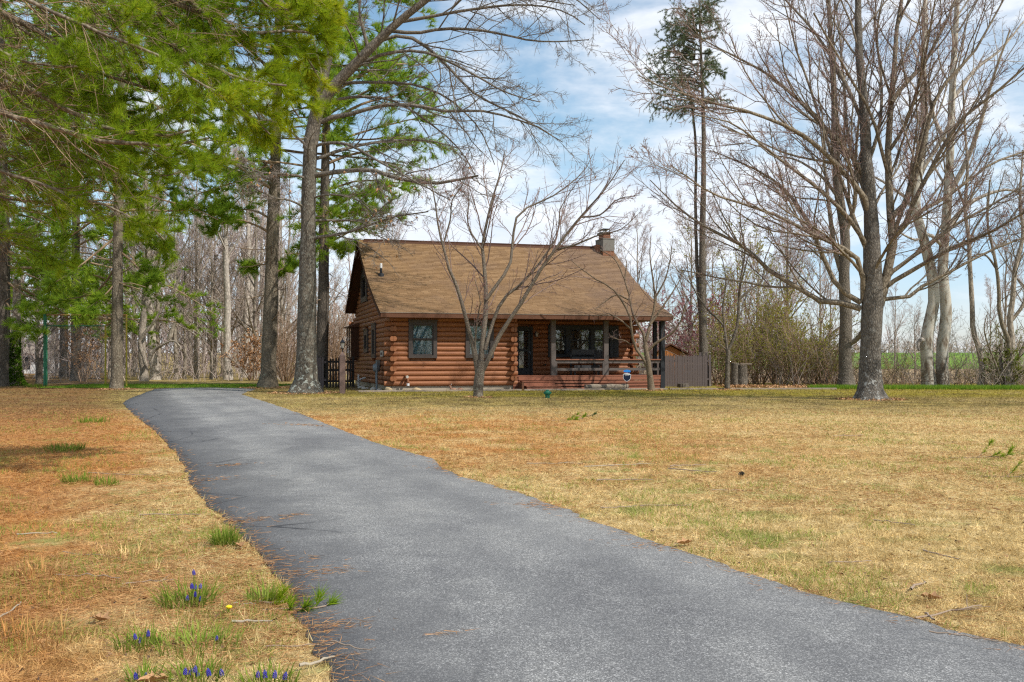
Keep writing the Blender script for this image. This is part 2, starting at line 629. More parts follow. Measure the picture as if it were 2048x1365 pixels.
M['bark_syc'] = mat('bark_sycamore', _syc)
M['bark_wood'] = bark('bark_woodland', (.16, .13, .10), (.40, .345, .28), None, .2, 8, .6)
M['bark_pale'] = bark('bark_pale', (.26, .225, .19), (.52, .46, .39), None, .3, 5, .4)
M['twig_grey'] = twig('twig_grey', (.10, .08, .065), (.30, .25, .205))
M['twig_red'] = twig('twig_red', (.12, .078, .065), (.33, .235, .205))
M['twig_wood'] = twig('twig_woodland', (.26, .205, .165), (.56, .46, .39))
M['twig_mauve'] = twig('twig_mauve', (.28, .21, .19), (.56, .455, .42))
M['twig_dead'] = twig('twig_dead_pine', (.12, .08, .05), (.42, .30, .19))
M['twig_green'] = twig('twig_green', (.13, .12, .05), (.27, .24, .10))
M['twig_brown'] = twig('twig_brown', (.20, .13, .085), (.42, .29, .20))
M['needle_bright'] = leafy('pine_needles_bright', [(0, (.13, .22, .012)), (.45, (.29, .39, .018)), (.8, (.48, .53, .028)), (1, (.70, .54, .03))], .55)
M['needle_mid'] = leafy('pine_needles_mid', [(0, (.11, .20, .016)), (.5, (.25, .38, .022)), (1, (.47, .55, .04))], .55)
M['needle_back'] = leafy('pine_needles_sunlit', [(0, (.12, .22, .03)), (.5, (.27, .42, .04)), (1, (.50, .58, .06))], .55)
M['needle_dark'] = leafy('pine_needles_dark', [(0, (.03, .065, .022)), (.5, (.065, .12, .035)), (1, (.12, .18, .055))], .3)
M['needle_spruce'] = leafy('spruce_needles', [(0, (.075, .105, .06)), (.5, (.15, .19, .10)), (1, (.26, .29, .15))], .45)
M['bud_yellow'] = leafy('bud_yellow', [(0, (.20, .20, .02)), (.5, (.36, .36, .04)), (1, (.50, .46, .10))], .4)
M['bud_green'] = leafy('bud_green', [(0, (.10, .13, .02)), (.5, (.21, .24, .035)), (1, (.34, .34, .07))], .4)
M['bud_pink'] = leafy('bud_pink', [(0, (.36, .13, .15)), (.5, (.48, .22, .24)), (1, (.55, .34, .34))], .3)
M['bud_red'] = twig('bud_red', (.22, .05, .05), (.35, .12, .10))
M['ivy'] = leafy('ivy', [(0, (.03, .07, .008)), (.5, (.07, .14, .012)), (1, (.17, .24, .03))], .25)
M['dead_leaf'] = twig('dead_leaf', (.26, .12, .05), (.55, .33, .17))


def _log(g):
    v = OBJ(g)
    r = g.new('ShaderNodeObjectInfo').outputs['Random']
    n = g.noise(g.new('ShaderNodeVectorMath', {0: g.map(POS(g), (1.2, 1.2, 14)), 1: (0, 0, 0)}, operation='ADD').outputs[0], 1.5, 6, .65)
    n2 = g.noise(POS(g), .9, 5, .6)
    c = g.mix(g.rng(n, .3, .7), (.175, .062, .024), (.295, .112, .045))
    c = g.mix(g.mth('MULTIPLY', r, .5), c, (.37, .15, .065))
    r2 = g.mth('FRACT', g.mth('MULTIPLY', r, 7.31))
    c = g.mix(g.rng(r2, .7, 1, 0, .45), c, (.17, .07, .032))
    kn = g.new('ShaderNodeTexVoronoi', {'Vector': g.map(POS(g), (1, 1, 2.2)), 'Scale': 2.1}, feature='F1').outputs['Distance']
    c = g.mix(g.rng(kn, .075, .03, 0, .75), c, (.07, .03, .015))
    ck = g.noise(g.map(POS(g), (.8, .8, 40)), 1.6, 4, .7, .6)
    c = g.mix(g.rng(ck, .60, .66, 0, .55), c, (.10, .04, .018))
    c = g.mix(g.rng(n2, .52, .75, 0, .35), c, (.18, .075, .035))  # more bright needles to the right: sunlit side put into the colour
    return prin(g, c, .55, bump(g, n, .25, .01), .3)


def _shingle(g):
    r = ISL(g)
    v = OBJ(g)
    s = g.new('ShaderNodeSeparateXYZ', {0: v})
    n = g.noise(g.map(v, (.5, .13, 1)), 1.2, 5, .6, .4)
    c = g.ramp(r, [(0, (.225, .137, .068)), (.5, (.26, .160, .082)), (1, (.295, .185, .096))])
    c = g.mix(g.rng(n, .44, .66, 0, .40), c, (.165, .108, .075))
    c = g.mix(g.mth('MULTIPLY', g.rng(s.outputs[0], 6, 11.5, 0, .42), g.rng(g.noise(v, .7, 4), .3, .6, .4, 1)), c, (.16, .115, .10))
    return prin(g, c, .9, bump(g, g.noise(v, 90, 3, .7), .4, .004), .15)


M['log'] = mat('stained_log', _log)
M['stain'] = plain('red_brown_stain', (.26, .085, .035), .6, .2, 3)
M['deck'] = plain('deck_red_brown', (.27, .105, .06), .6, .18, 3)
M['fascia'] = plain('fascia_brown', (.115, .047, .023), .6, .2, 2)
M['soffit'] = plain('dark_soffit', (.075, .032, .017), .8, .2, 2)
M['shingle'] = mat('shingle', _shingle)
M['trim'] = plain('dark_brown_trim', (.062, .050, .045), .5, .12, 3)
M['dark'] = plain('charcoal_paint', (.022, .024, .028), .5, .2, 4)
M['post'] = plain('grey_brown_post', (.115, .094, .084), .7, .15, 5)
M['conc'] = plain('foundation_concrete', (.40, .335, .25), .9, .18, 3, .3)
M['unlit_shade'] = plain('unlit_space_shade', (.012, .011, .010), .9, .2, 2)  # near-black colour stands in for the darkness of unlit space
M['blind'] = plain('window_blind', (.40, .49, .53), .8, .06, 4)
M['curtain'] = plain('pale_curtain', (.44, .42, .38), .8, .2, 6)
M['white'] = plain('white_pvc', (.75, .75, .74), .4, .05, 4)
M['metal_grey'] = plain('grey_painted_metal', (.17, .20, .22), .45, .2, 14, 0, .3)
M['black_metal'] = plain('black_metal', (.012, .014, .02), .35, .2, 10, 0, .4, .5)
M['brick'] = plain('chimney_brick', (.27, .13, .075), .9, .3, 20, .3)
M['parge'] = plain('chimney_parging', (.185, .175, .155), .9, .25, 6, .3)
M['fence_grey'] = plain('weathered_fence', (.115, .092, .088), .85, .25, 12, .3)
M['gate_dark'] = plain('gate_dark_wood', (.022, .017, .014), .7, .3, 6)
M['lamp_post'] = plain('lamp_post_brown', (.18, .118, .098), .7, .12, 4)
M['rock_tan'] = plain('rock_tan', (.45, .34, .20), .85, .25, 9, .5)
M['rock_red'] = plain('rock_red', (.36, .20, .13), .85, .25, 9, .5)
M['timber'] = plain('edging_timber', (.29, .235, .185), .9, .25, 12, .4)
M['old_log'] = plain('weathered_log', (.24, .20, .15), .9, .45, 8, .8)
M['green_plastic'] = plain('green_plastic', (.012, .13, .075), .45, .15, 9)
M['pole_green'] = plain('pole_green', (.03, .17, .09), .5, .25, 5)
M['pole_yellow'] = plain('pole_yellow', (.48, .37, .05), .5, .25, 5)
M['pole_rust'] = plain('pole_rust', (.33, .17, .08), .7, .25, 5)
M['net'] = plain('net_cord', (.30, .27, .26), .9, .1, 5)
M['shed'] = plain('shed_orange', (.42, .17, .05), .7, .2, 4)
M['sign_blue'] = plain('sign_blue', (.02, .22, .66), .4, .1, 8)
M['sign_navy'] = plain('sign_navy', (.008, .014, .035), .4, .1, 8)
M['brown_mulch'] = plain('bed_mulch', (.15, .095, .06), .95, .4, 18, .8)
M['stone_pale'] = plain('pale_stone', (.45, .42, .37), .9, .25, 12, .5)


def _glass(g):
    fr = g.new('ShaderNodeFresnel', {'IOR': 1.5}).outputs[0]
    gl = g.new('ShaderNodeBsdfGlossy', {'Color': (.9, .95, 1.0), 'Roughness': .02}).outputs[0]
    tr = g.new('ShaderNodeBsdfTransparent', {'Color': (.74, .82, .84)}).outputs[0]
    return g.new('ShaderNodeMixShader', {0: g.mth('ADD', g.mth('MULTIPLY', fr, 1.0), .03), 1: tr, 2: gl}).outputs[0]


M['glass'] = mat('window_glass', _glass)

# ---------------------------------------------------------------- ground, drive, fields
def sheet(name, xs, ys, dz, m, label, wob=0.0):
    X, Y = np.meshgrid(xs, ys)
    Z = terrain(X, Y) + dz
    if wob:
        Z = Z + wob * (np.sin(X * 1.3 + np.cos(Y * .9) * 2) * np.sin(Y * 1.1 + .5 * X)) * np.clip((60 - Y) / 30, 0, 1)
    V = np.stack([X, Y, Z], -1).reshape(-1, 3)
    nx, ny = len(xs), len(ys)
    i, j = np.meshgrid(np.arange(nx - 1), np.arange(ny - 1))
    b = (j * nx + i).ravel()
    o = link(name, npmesh(name, V, np.stack([b, b + 1, b + nx + 1, b + nx], 1), True), None, m)
    return tag(o, label, None, None, 'structure')


ys = np.r_[-90, np.linspace(0, 90, 10), np.linspace(95, 225, 45), np.linspace(260, 2000, 8)]
xs = np.linspace(-1500, 1500, 31)
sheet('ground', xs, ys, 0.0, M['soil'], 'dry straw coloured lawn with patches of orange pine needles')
sheet('brown_field', np.linspace(10, 240, 4), np.r_[53, np.linspace(90, 112, 12)], .02, M['field_brown'], 'bare brown field strip beyond the hedgerow')
sheet('green_field', np.linspace(-10, 320, 4), np.linspace(111, 222, 50), .05, M['field_green'], 'bright green field far beyond the brown strip')

# the drive: left and right edge read row by row, ragged
LE = np.array([gp(*p)[:2] for p in [(800, 1600), (735, 1400), (690, 1330), (600, 1190), (530, 1110), (450, 1040), (390, 960), (340, 900), (300, 860), (265, 825), (243, 807), (262, 797), (310, 778.5)]])
RE = np.array([gp(*p)[:2] for p in [(2700, 1560), (2300, 1390), (2048, 1308), (1900, 1278), (1750, 1235), (1560, 1186), (1400, 1128), (1250, 1075), (1170, 1043), (1110, 1014), (1085, 1000), (1000, 972), (905, 940), (880, 919), (760, 886), (690, 861), (560, 815), (480, 790), (508, 778.5)]])
LE[0], RE[0] = (-.3, 2.0), (3.3, 2.0)
Yr = np.concatenate([np.linspace(2.0, 12, 260), np.linspace(12.05, 43, 220)])


def edge(E, seed):
    x = np.interp(Yr, E[:, 1], E[:, 0])
    g = np.random.default_rng(seed)
    n = np.zeros(len(Yr))
    for k, a in ((4, .05), (14, .035), (60, .022), (200, .012)):
        n += a * np.interp(np.linspace(0, k, len(Yr)), np.arange(k + 1), g.normal(size=k + 1))
    return x + n


lx, rx = edge(LE, 5), edge(RE, 6)


def drive_mask(x, y):
    """signed: >0 inside the drive, metres from nearer edge"""
    return np.where((y > 2) & (y < 43), np.minimum(x - np.interp(y, Yr, lx), np.interp(y, Yr, rx) - x), -1)


tt = np.linspace(0, 1, 13)
X = lx[:, None] * (1 - tt) + rx[:, None] * tt
Yg = np.repeat(Yr[:, None], 13, 1)
Zg = .012 + .045 * (4 * tt * (1 - tt))[None] + 0 * X
V = np.stack([X, Yg, Zg], -1).reshape(-1, 3)
sk = V.reshape(len(Yr), 13, 3)
i, j = np.meshgrid(np.arange(12), np.arange(len(Yr) - 1))
b = (j * 13 + i).ravel()
Q = np.stack([b, b + 1, b + 14, b + 13], 1)
n0 = len(V)
lo = np.concatenate([sk[:, 0] - (0, 0, .03), sk[:, -1] - (0, 0, .03)])
V = np.concatenate([V, lo])
r = np.arange(len(Yr) - 1)
Q = np.concatenate([Q, np.stack([r * 13, (r + 1) * 13, n0 + r + 1, n0 + r], 1),
                    np.stack([r * 13 + 12, n0 + len(Yr) + r, n0 + len(Yr) + r + 1, (r + 1) * 13 + 12], 1)])
tag(link('driveway', npmesh('driveway', V, Q, True), None, M['asphalt']), 'long grey asphalt driveway curving towards the left of the cabin', None, None, 'structure')

# green strip of grass past the end of the drive and along the hedgerow
gs = MB()
gs.add([(-21, 44.2, .012), (-11, 44.2, .012), (-11, 49.6, .012), (-21, 49.6, .012)], [(0, 1, 2, 3)])
tag(gs.obj('grass_verge', M['field_green']), 'strip of green grass across the far end of the driveway', None, None, 'structure')

# ---------------------------------------------------------------- house
house = thing('log_house', HO, 'brown log cabin with flared shingle roof and a deep front porch', 'house', rz=TH)
UL, WD, UR = 0.0, 11.8, 11.3           # left wall, depth, right wall
PF = np.array([(-.72, 3.12), (.3, 3.50), (1.3, 3.92), (2.4, 4.42), (3.3, 4.86), (4.3, 5.45), (5.3, 6.06), (6.42, 6.76)])
PB = np.array([(6.42, 6.76), (8.0, 5.75), (9.6, 4.72), (11.1, 3.72)])
RAKE_L, RAKE_R = -.50, 11.98


def roofz(w):
    return np.where(w <= 6.42, np.interp(w, PF[:, 0], PF[:, 1]), np.interp(w, PB[:, 0], PB[:, 1]))


# walls: a backing panel that parents its logs, each log a piece of its own
def log_mesh(name):
    mb = MB()
    prof = [(.10, .004), (.0, .004), (-.026, .022), (-.047, .058), (-.054, .10), (-.047, .142), (-.026, .178), (0, .198), (.10, .196)]
    mb.prism([(0, y, z) for y, z in prof], (1, 0, 0))
    return mb.mesh(name)


LOG = log_mesh('log')
LOG.materials.append(M['log'])


def put_log(parent, x, y, z, ln, rz=0.0, name='log'):
    o = link(name, LOG, parent)
    o.location = (x, y, z)
    o.scale = (ln, 1, 1)
    o.rotation_euler = (0, 0, rz)
    return o


def panel(name, x0, x1, y0, y1, z0, z1, holes=()):
    mb = MB()
    mb.box(x0, x1, y0, y1, z0, z1)
    return mb.obj(name, M['log'], house)


def split(a, b, holes, z):
    seg = [(a, b)]
    for h0, h1, z0, z1 in holes:
        if z0 - .06 < z + .2 and z1 + .06 > z + .0 and not (z + .2 <= z0 or z >= z1):
            ns = []
            for p, q in seg:
                if h1 <= p or h0 >= q:
                    ns.append((p, q))
                    continue
                if h0 > p:
                    ns.append((p, h0))
                if h1 < q:
                    ns.append((h1, q))
            seg = ns
    return [s for s in seg if s[1] - s[0] > .03]


def butt(segs, chance=.45):
    out = []
    for p, q in segs:
        if q - p > 2.2 and random.random() < chance:
            m = random.uniform(p + .8, q - .8)
            out += [(p, m - .004), (m + .004, q)]
        else:
            out.append((p, q))
    return out


Z0 = .2
WIN1, WIN2 = (.75, 1.85, 1.36, 2.80), (3.10, 4.22, 1.36, 2.80)
fw = panel('front_wall', .05, 5.15, .10, .16, .24, 3.0)
for k in range(14):
    z = Z0 + .2 * k
    a, b = (-.25, 5.3) if k % 2 == 0 else (.165, 5.0)
    for p, q in butt(split(a, b, [WIN1, WIN2], z)):
        put_log(fw, p, 0, z, q - p)
    if k % 2:
        # the ends of the side-wall logs, facing the drive
        for x in (.165, 5.165):
            put_log(fw, x, -.24, z, .34, R_(90))
            o = link('log', LOG, fw)
            o.location, o.scale, o.rotation_euler = (x - .165, .10, z), (.34, 1, 1), (0, 0, R_(-90))
# left side wall and gable
SW = [(3.72, 4.80, 1.36, 2.80), (6.15, 7.35, 1.62, 2.62), (6.45, 8.45, 4.0, 5.42), (9.5, 11.5, 1.30, 2.86)]
sw = MB()
pts = [(.11, 0.2)] + [(WD - .1, 0.2)] + [(ww, float(roofz(ww)) - .16) for ww in (11.0, 9.6, 8.0, 6.42, 5.3, 4.3, 3.3, 2.4, 1.3, .3, .11)]
sw.prism([(.10, a, z) for a, z in pts], (.06, 0, 0))
sw = sw.obj('side_wall', M['log'], house)
for k in range(32):
    z = Z0 + .2 * k
    if z + .2 > 6.5:
        break
    ww = np.linspace(-.3, WD + .3, 600)
    ok = ww[roofz(ww) - .17 > z + .2] if z > 2.7 else ww
    if len(ok) < 5:
        continue
    a, b = max(.0, ok.min()), min(WD, ok.max())
    if z < 2.95:
        a, b = (0.0, WD) if k % 2 == 0 else (-.0, WD + .24)
    for p, q in butt(split(a, b, SW, z), .5):
        put_log(sw, 0, q, z, q - p, R_(-90))
    if z < 3.4 and k % 2 == 0:
        put_log(sw, -.27, WD - .12, z, .27)       # ends of the back-wall logs
# recessed porch wall
RWY = 2.0
RW = [(5.75, 6.55, .6, 2.7), (7.3, 10.28, 1.36, 2.78)]
rw = panel('porch_wall', 5.2, UR - .05, RWY + .10, RWY + .16, .5, 3.0)
for k in range(2, 14):
    z = Z0 + .2 * k
    a, b = (5.25, UR + .28) if k % 2 == 0 else (5.25, UR - .16)
    for p, q in butt(split(a, b, RW, z), .3):
        put_log(rw, p, RWY, z, q - p)
    if k % 2:
        put_log(rw, UR, RWY - .24, z, .34, R_(90))
# other walls, plain courses
bw = panel('back_wall', 0.1, UR, WD - .16, WD - .10, .2, 3.0)
for k in range(14):
    o = link('log', LOG, bw)
    o.location, o.scale, o.rotation_euler = (UR + .25, WD, Z0 + .2 * k), (UR + .5, 1, 1), (0, 0, R_(180))
rs = MB()
pts2 = [(RWY + .1, .2), (WD - .1, .2)] + pts[2:-3]
rs.prism([(UR - .16, a, z) for a, z in pts2], (.06, 0, 0))
rs = rs.obj('right_wall', M['log'], house)
for k in range(32):
    z = Z0 + .2 * k
    if z + .2 > 6.5:
        break
    ok = ww[roofz(ww) - .17 > z + .2]
    a, b = max(RWY, ok.min()), min(WD, ok.max())
    put_log(rs, UR, a, z, b - a, R_(90))
panel('return_wall', 5.0, 5.06, .12, RWY + .1, .2, 3.0)
m = MB()
m.box(.06, 5.1, .05, RWY + .3, -.3, .238)
m.box(.06, UR - .06, RWY + .3, WD - .06, -.3, .238)
m.obj('foundation', M['conc'], house)
m = MB()
m.box(.2, UR - .2, RWY + .4, WD - .2, 2.92, 2.98)
m.box(.2, UR - .2, RWY + .9, RWY + .95, .3, 2.9)
m.box(.35, 4.9, 1.2, 1.25, .3, 2.9)
m.box(.8, .85, 1.3, WD - .3, .3, 2.9)
m.box(.5, .55, 4.6, 8.2, 3.0, 5.2)
m.obj('interior_shade_panel', M['unlit_shade'], house)


# roof -----------------------------------------------------------
def slope_pts(P, step):
    s = np.r_[0, np.cumsum(np.linalg.norm(np.diff(P, axis=0), axis=1))]
    n = int(s[-1] / step)
    t = np.linspace(0, s[-1], n + 1)
    return np.stack([np.interp(t, s, P[:, 0]), np.interp(t, s, P[:, 1])], 1)


deck = MB()
outline = [tuple(p) for p in PF] + [tuple(p) for p in PB[1:]]
low = [(a, z - .15) for a, z in outline][::-1]
n = len(outline)
for q in range(n - 1):
    (a0, z0), (a1, z1) = outline[q], outline[q + 1]
    deck.prism([(RAKE_L, a0, z0), (RAKE_L, a1, z1), (RAKE_L, a1, z1 - .14), (RAKE_L, a0, z0 - .14)], (RAKE_R - RAKE_L, 0, 0))
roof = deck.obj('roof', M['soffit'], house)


def shingles(P, flip):
    g = np.random.default_rng(3 + flip)
    mb = MB()
    c = slope_pts(P, .135)
    for q in range(len(c) - 1):
        a, b = c[q], c[min(q + 1, len(c) - 1)]
        d = b - a
        L = np.linalg.norm(d)
        d = d / L
        nn = np.array([-d[1], d[0]]) if d[0] > 0 else np.array([d[1], -d[0]])
        x = RAKE_L - .02 - g.random() * .3
        while x < RAKE_R:
            wd = .31 + g.random() * .05
            x0, x1 = max(x, RAKE_L - .02), min(x + wd - .006, RAKE_R + .02)
            x += wd
            if x1 - x0 < .03:
                continue
            t = .016 + .008 * g.random()
            e = g.uniform(-.008, .008)
            A = a + d * e
            B2 = a + d * (L + .05)
            At, Bt = A + nn * (t + .006), B2 + nn * .005
            mb.add([(x0, A[0], A[1]), (x1, A[0], A[1]), (x1, At[0], At[1]), (x0, At[0], At[1]), (x0, Bt[0], Bt[1]), (x1, Bt[0], Bt[1])],
                   [(0, 1, 2, 3), (3, 2, 5, 4), (0, 3, 4), (1, 5, 2)])
    return mb


sh = shingles(PF, 0)
s2 = shingles(PB[::-1], 1)
sh.add(s2.v, s2.f)
o = sh.obj('shingle', M['shingle'], roof)
tag(o, kind='stuff')
m = MB()
m.prism([(RAKE_L + .25, 6.2, 6.655), (RAKE_L + .25, 6.42, 6.80), (RAKE_L + .25, 6.64, 6.655), (RAKE_L + .25, 6.42, 6.76)], (11.2, 0, 0))
m.box(RAKE_L + .3, 11.0, 6.36, 6.48, 6.78, 6.83)
m.obj('ridge_vent', M['soffit'], roof)
m = MB()
m.box(RAKE_L, RAKE_R, -.745, -.722, 2.93, 3.11)
m.obj('fascia', M['fascia'], roof)
m = MB()
m.box(RAKE_L - .02, RAKE_R + .02, -.765, -.70, 3.108, 3.128)
m.obj('drip_edge', M['timber'], roof)
m = MB()
m.box(RAKE_L + .02, RAKE_R - .02, -.722, .1, 2.925, 2.945)
m.box(5.1, UR + .4, .1, RWY + .1, 2.95, 2.97)
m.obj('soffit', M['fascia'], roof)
for x, nm in ((RAKE_L - .03, 'rake_board'), (RAKE_R + .005, 'rake_board')):
    m = MB()
    for q in range(n - 1):
        (a0, z0), (a1, z1) = outline[q], outline[q + 1]
        m.prism([(x, a0, z0 - .01), (x, a1, z1 - .01), (x, a1, z1 - .2), (x, a0, z0 - .2)], (.025, 0, 0))
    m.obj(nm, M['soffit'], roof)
# porch tie beam, and the deep brown gable soffit comes from the roof deck itself

# vent pipe through the roof
vu, vz = onw(762, 550, 4.0)
vw = 3.35
vu = onw(762, 552, vw)[0]
vz = float(roofz(vw))
m = MB()
m.lathe([(.14, -.05), (.12, .09), (.07, .12)], (vu, vw, vz), 12)
vp = m.obj('vent_flashing', M['dark'], house)
MB().lathe([(.052, .0), (.052, .33)], (vu, vw, vz), 10).obj('vent_pipe', M['dark'], vp)
MB().lathe([(.056, .33), (.056, .53), (.048, .54)], (vu, vw, vz), 10).obj('vent_cap', M['white'], vp)

# chimney --------------------------------------------------------
cw = 5.65
u0, z_b = onw(1206, 518, cw)
u1, _ = onw(1228, 518, cw)
u0p, zp = onw(1208, 478, cw)
ch = MB()
ch.box(u0 + .03, u1 - .03, cw + .03, cw + 1.0, 5.6, zp - .02)
ch = ch.obj('chimney', M['brick'], house)
zpar = onw(1215, 502, cw)[1]
m = MB()
m.box(u0, u1 + .02, cw - .01, cw + 1.02, zpar, zp)
m.obj('parging', M['parge'], ch)
zt = onw(1210, 466, cw)[1]
uf0, uf1 = onw(1199, 470, cw + .3)[0], onw(1219, 470, cw + .3)[0]
BR = MB().box(0, .19, 0, .09, 0, .058).mesh('brick')
BR.materials.append(M['brick'])


def brick_ring(parent, x0, x1, y0, y1, z0, z1):
    z, q = z0, 0
    while z + .06 < z1:
        off = .1 * (q % 2)
        x = x0 + off - .1
        while x < x1 - .02:
            a, b_ = max(x, x0), min(x + .19, x1)
            if b_ - a > .04:
                o = link('brick', BR, parent)
                o.location, o.scale = (a, y0 - random.uniform(0, .006), z), ((b_ - a) / .19, 1, 1)
            x += .2
        y = y0 + .1 + off
        while y < y1 - .02:
            b_ = min(y + .19, y1)
            for xx in (x0 + .09, x1):
                o = link('brick', BR, parent)
                o.location, o.scale, o.rotation_euler = (xx + random.uniform(-.004, .004), y, z), ((b_ - y) / .19, 1, 1), (0, 0, R_(90))
            y += .2
        z += .068
        q += 1


brick_ring(ch, u0, u1, cw, cw + 1.0, zpar - .5, zpar - .01)
brick_ring(ch, u0 + .08, u1 - .12, cw + .15, cw + .8, zp + .01, zt)
m = MB()
m.box(u0 - .02, u1 + .04, cw - .03, cw + 1.04, zp - .005, zp + .03)
m.box(u0 + .14, u1 - .18, cw + .2, cw + .75, zp + .03, zt - .01)
m.obj('chimney_shoulder', M['parge'], ch)
m = MB()
m.box(u0 + .02, u1 - .05, cw + .08, cw + .88, zt, zt + .07)
m.obj('chimney_cap', M['parge'], ch)
m = MB()
for q in range(4):
    m.box(u0 + .12 + .28 * (q % 2), u0 + .15 + .28 * (q % 2), cw + .2 + .5 * (q // 2), cw + .23 + .5 * (q // 2), zt + .07, zt + .2)
m.box(u0 + .06, u1 - .1, cw + .14, cw + .82, zt + .2, zt + .23)
m.obj('spark_guard', M['black_metal'], ch)
m = MB()
m.box(u0 - .2, u0 - .01, cw + .35, cw + .95, 6.35, onw(1195, 490, cw + .4)[1])
m.obj('chimney_flashing', M['brick'], ch)


# windows --------------------------------------------------------
def window(h, front=0.0, side=False, cover='blind', split_h=True, fr=.12, name='window'):
    """h = (a0, a1, z0, z1) along the wall; built in wall coordinates (a, out, z)"""
    a0, a1, z0, z1 = h

    def T(x0, x1, y0, y1, zz0, zz1, mb):
        if not side:
            mb.box(x0, x1, front + y0, front + y1, zz0, zz1)
        else:
            mb.box(y0, y1, x0, x1, zz0, zz1)
    f = MB()
    for q in ((a0 - .03, a0 + fr, z0 - .03, z1 + .03), (a1 - fr, a1 + .03, z0 - .03, z1 + .03), (a0 + fr, a1 - fr, z1 - fr, z1 + .03), (a0 + fr, a1 - fr, z0 - .03, z0 + fr * .7)):
        T(q[0], q[1], -.10, .11, q[2], q[3], f)
    win = f.obj(name, M['trim'], house)
    s = MB()
    T(a0 - .06, a1 + .06, -.13, -.02, z1 + .03, z1 + .075, s)
    s.obj('drip_cap', M['trim'], win)
    i0, i1, j0, j1 = a0 + fr, a1 - fr, z0 + fr * .7, z1 - fr
    mid = (j0 + j1) / 2 + .02
    parts = [(j0, mid, .0), (mid, j1, -.025)] if split_h else [(j0, j1, -.01)]
    for zz0, zz1, dy in parts:
        s = MB()
        e = .045
        for q in ((i0, i0 + e, zz0, zz1), (i1 - e, i1, zz0, zz1), (i0 + e, i1 - e, zz1 - e, zz1), (i0 + e, i1 - e, zz0, zz0 + e)):
            T(q[0], q[1], -.02 + dy, .015 + dy, q[2], q[3], s)
        sa = s.obj('sash', M['trim'], win)
        s = MB()
        T(i0 + e, i1 - e, -.006 + dy, .0 + dy, zz0 + e, zz1 - e, s)
        s.obj('pane', M['glass'], sa)
    if cover == 'blind':
        s = MB()
        q = j1
        while q > j0 + .02:
            T(i0, i1, .062, .075, max(j0, q - .043), q, s)
            q -= .05
        T(i0, i1, .078, .085, j0, j1, s)
        s.obj('blind', M['blind'], win)
    elif cover == 'curtain':
        s = MB()
        q = i0
        while q < i1 - .01:
            T(q, min(q + .05, i1), .05 + .02 * random.random(), .085, j0, j1, s)
            q += .055
        s.obj('curtain', M['curtain'], win)
    return win


window(WIN1)
window(WIN2)
window(SW[0], side=True, cover='curtain', fr=.22)
window(SW[1], side=True, cover='curtain', fr=.22)
window(SW[2], side=True, cover='curtain', fr=.3, split_h=False)
# box bay on the side wall
b0, b1, bz0, bz1 = SW[3]
m = MB()
m.box(-.42, .05, b0, b0 + .08, bz0, bz1)
m.box(-.42, .05, b1 - .08, b1, bz0, bz1)
m.box(-.42, .05, b0 + .08, b1 - .08, bz0, bz0 + .1)
m.box(-.42, -.36, b0 + .08, b0 + .16, bz0 + .1, bz1)
m.box(-.42, -.36, (b0 + b1) / 2 - .05, (b0 + b1) / 2 + .05, bz0 + .1, bz1)
m.box(-.42, -.36, b1 - .16, b1 - .08, bz0 + .1, bz1)
bay = m.obj('bay_window', M['soffit'], house)
m = MB()
m.box(-.40, -.39, b0 + .16, b1 - .16, bz0 + .1, bz1 - .02)
m.obj('pane', M['glass'], bay)
m = MB()
m.box(-.34, -.33, b0 + .1, b1 - .1, bz0 + .1, bz1 - .02)
m.obj('curtain', M['curtain'], bay)
m = MB()
m.prism([(.0, b0 - .1, bz1 + .22), (-.58, b0 - .1, bz1 + .03), (-.58, b0 - .1, bz1 - .02), (.0, b0 - .1, bz1 - .0)], (0, b1 - b0 + .2, 0))
m.obj('bay_roof', M['fascia'], bay)

# porch window: three lights in a wide dark frame
m = MB()
pa0, pa1, pz0, pz1 = RW[1]
y = RWY
for q in ((pa0 - .04, pa0 + .12, pz0, pz1), (pa1 - .12, pa1 + .04, pz0, pz1), (pa0 + .12, pa1 - .12, pz1 - .16, pz1), (pa0 + .12, pa1 - .12, pz0, pz0 + .1)):
    m.box(q[0], q[1], y - .1, y + .1, q[2], q[3])
cuts = [pa0 + .12, pa0 + .88, pa0 + 2.02, pa1 - .12]
for c in cuts[1:3]:
    m.box(c - .09, c + .09, y - .09, y + .1, pz0 + .1, pz1 - .16)
pw = m.obj('picture_window', M['dark'], house)
for q in range(3):
    a, b = cuts[q] + (.09 if q else 0), cuts[q + 1] - (.09 if q < 2 else 0)
    m = MB()
    zz = (pz0 + pz1) / 2 + .05
    for t in ((a, a + .05, pz0 + .1, pz1 - .16), (b - .05, b, pz0 + .1, pz1 - .16), (a + .05, b - .05, pz0 + .1, pz0 + .15), (a + .05, b - .05, pz1 - .21, pz1 - .16), (a + .05, b - .05, zz - .03, zz + .03)):
        m.box(t[0], t[1], y - .03, y + .03, t[2], t[3])
    sa = m.obj('sash', M['dark'], pw)
    for zz0, zz1 in ((pz0 + .15, zz - .03), (zz + .03, pz1 - .21)):
        m = MB()
        m.box(a + .05, b - .05, y - .005, y, zz0, zz1)
        m.obj('pane', M['glass'], sa)
for a in (pa1 + .045,):
    m = MB()
    m.box(a, a + .24, y - .11, y - .07, pz0, pz1)
    for q in range(16):
        m.box(a + .03, a + .21, y - .12, y - .11, pz0 + .06 + q * .083, pz0 + .115 + q * .083)
    m.obj('shutter', M['dark'], house)

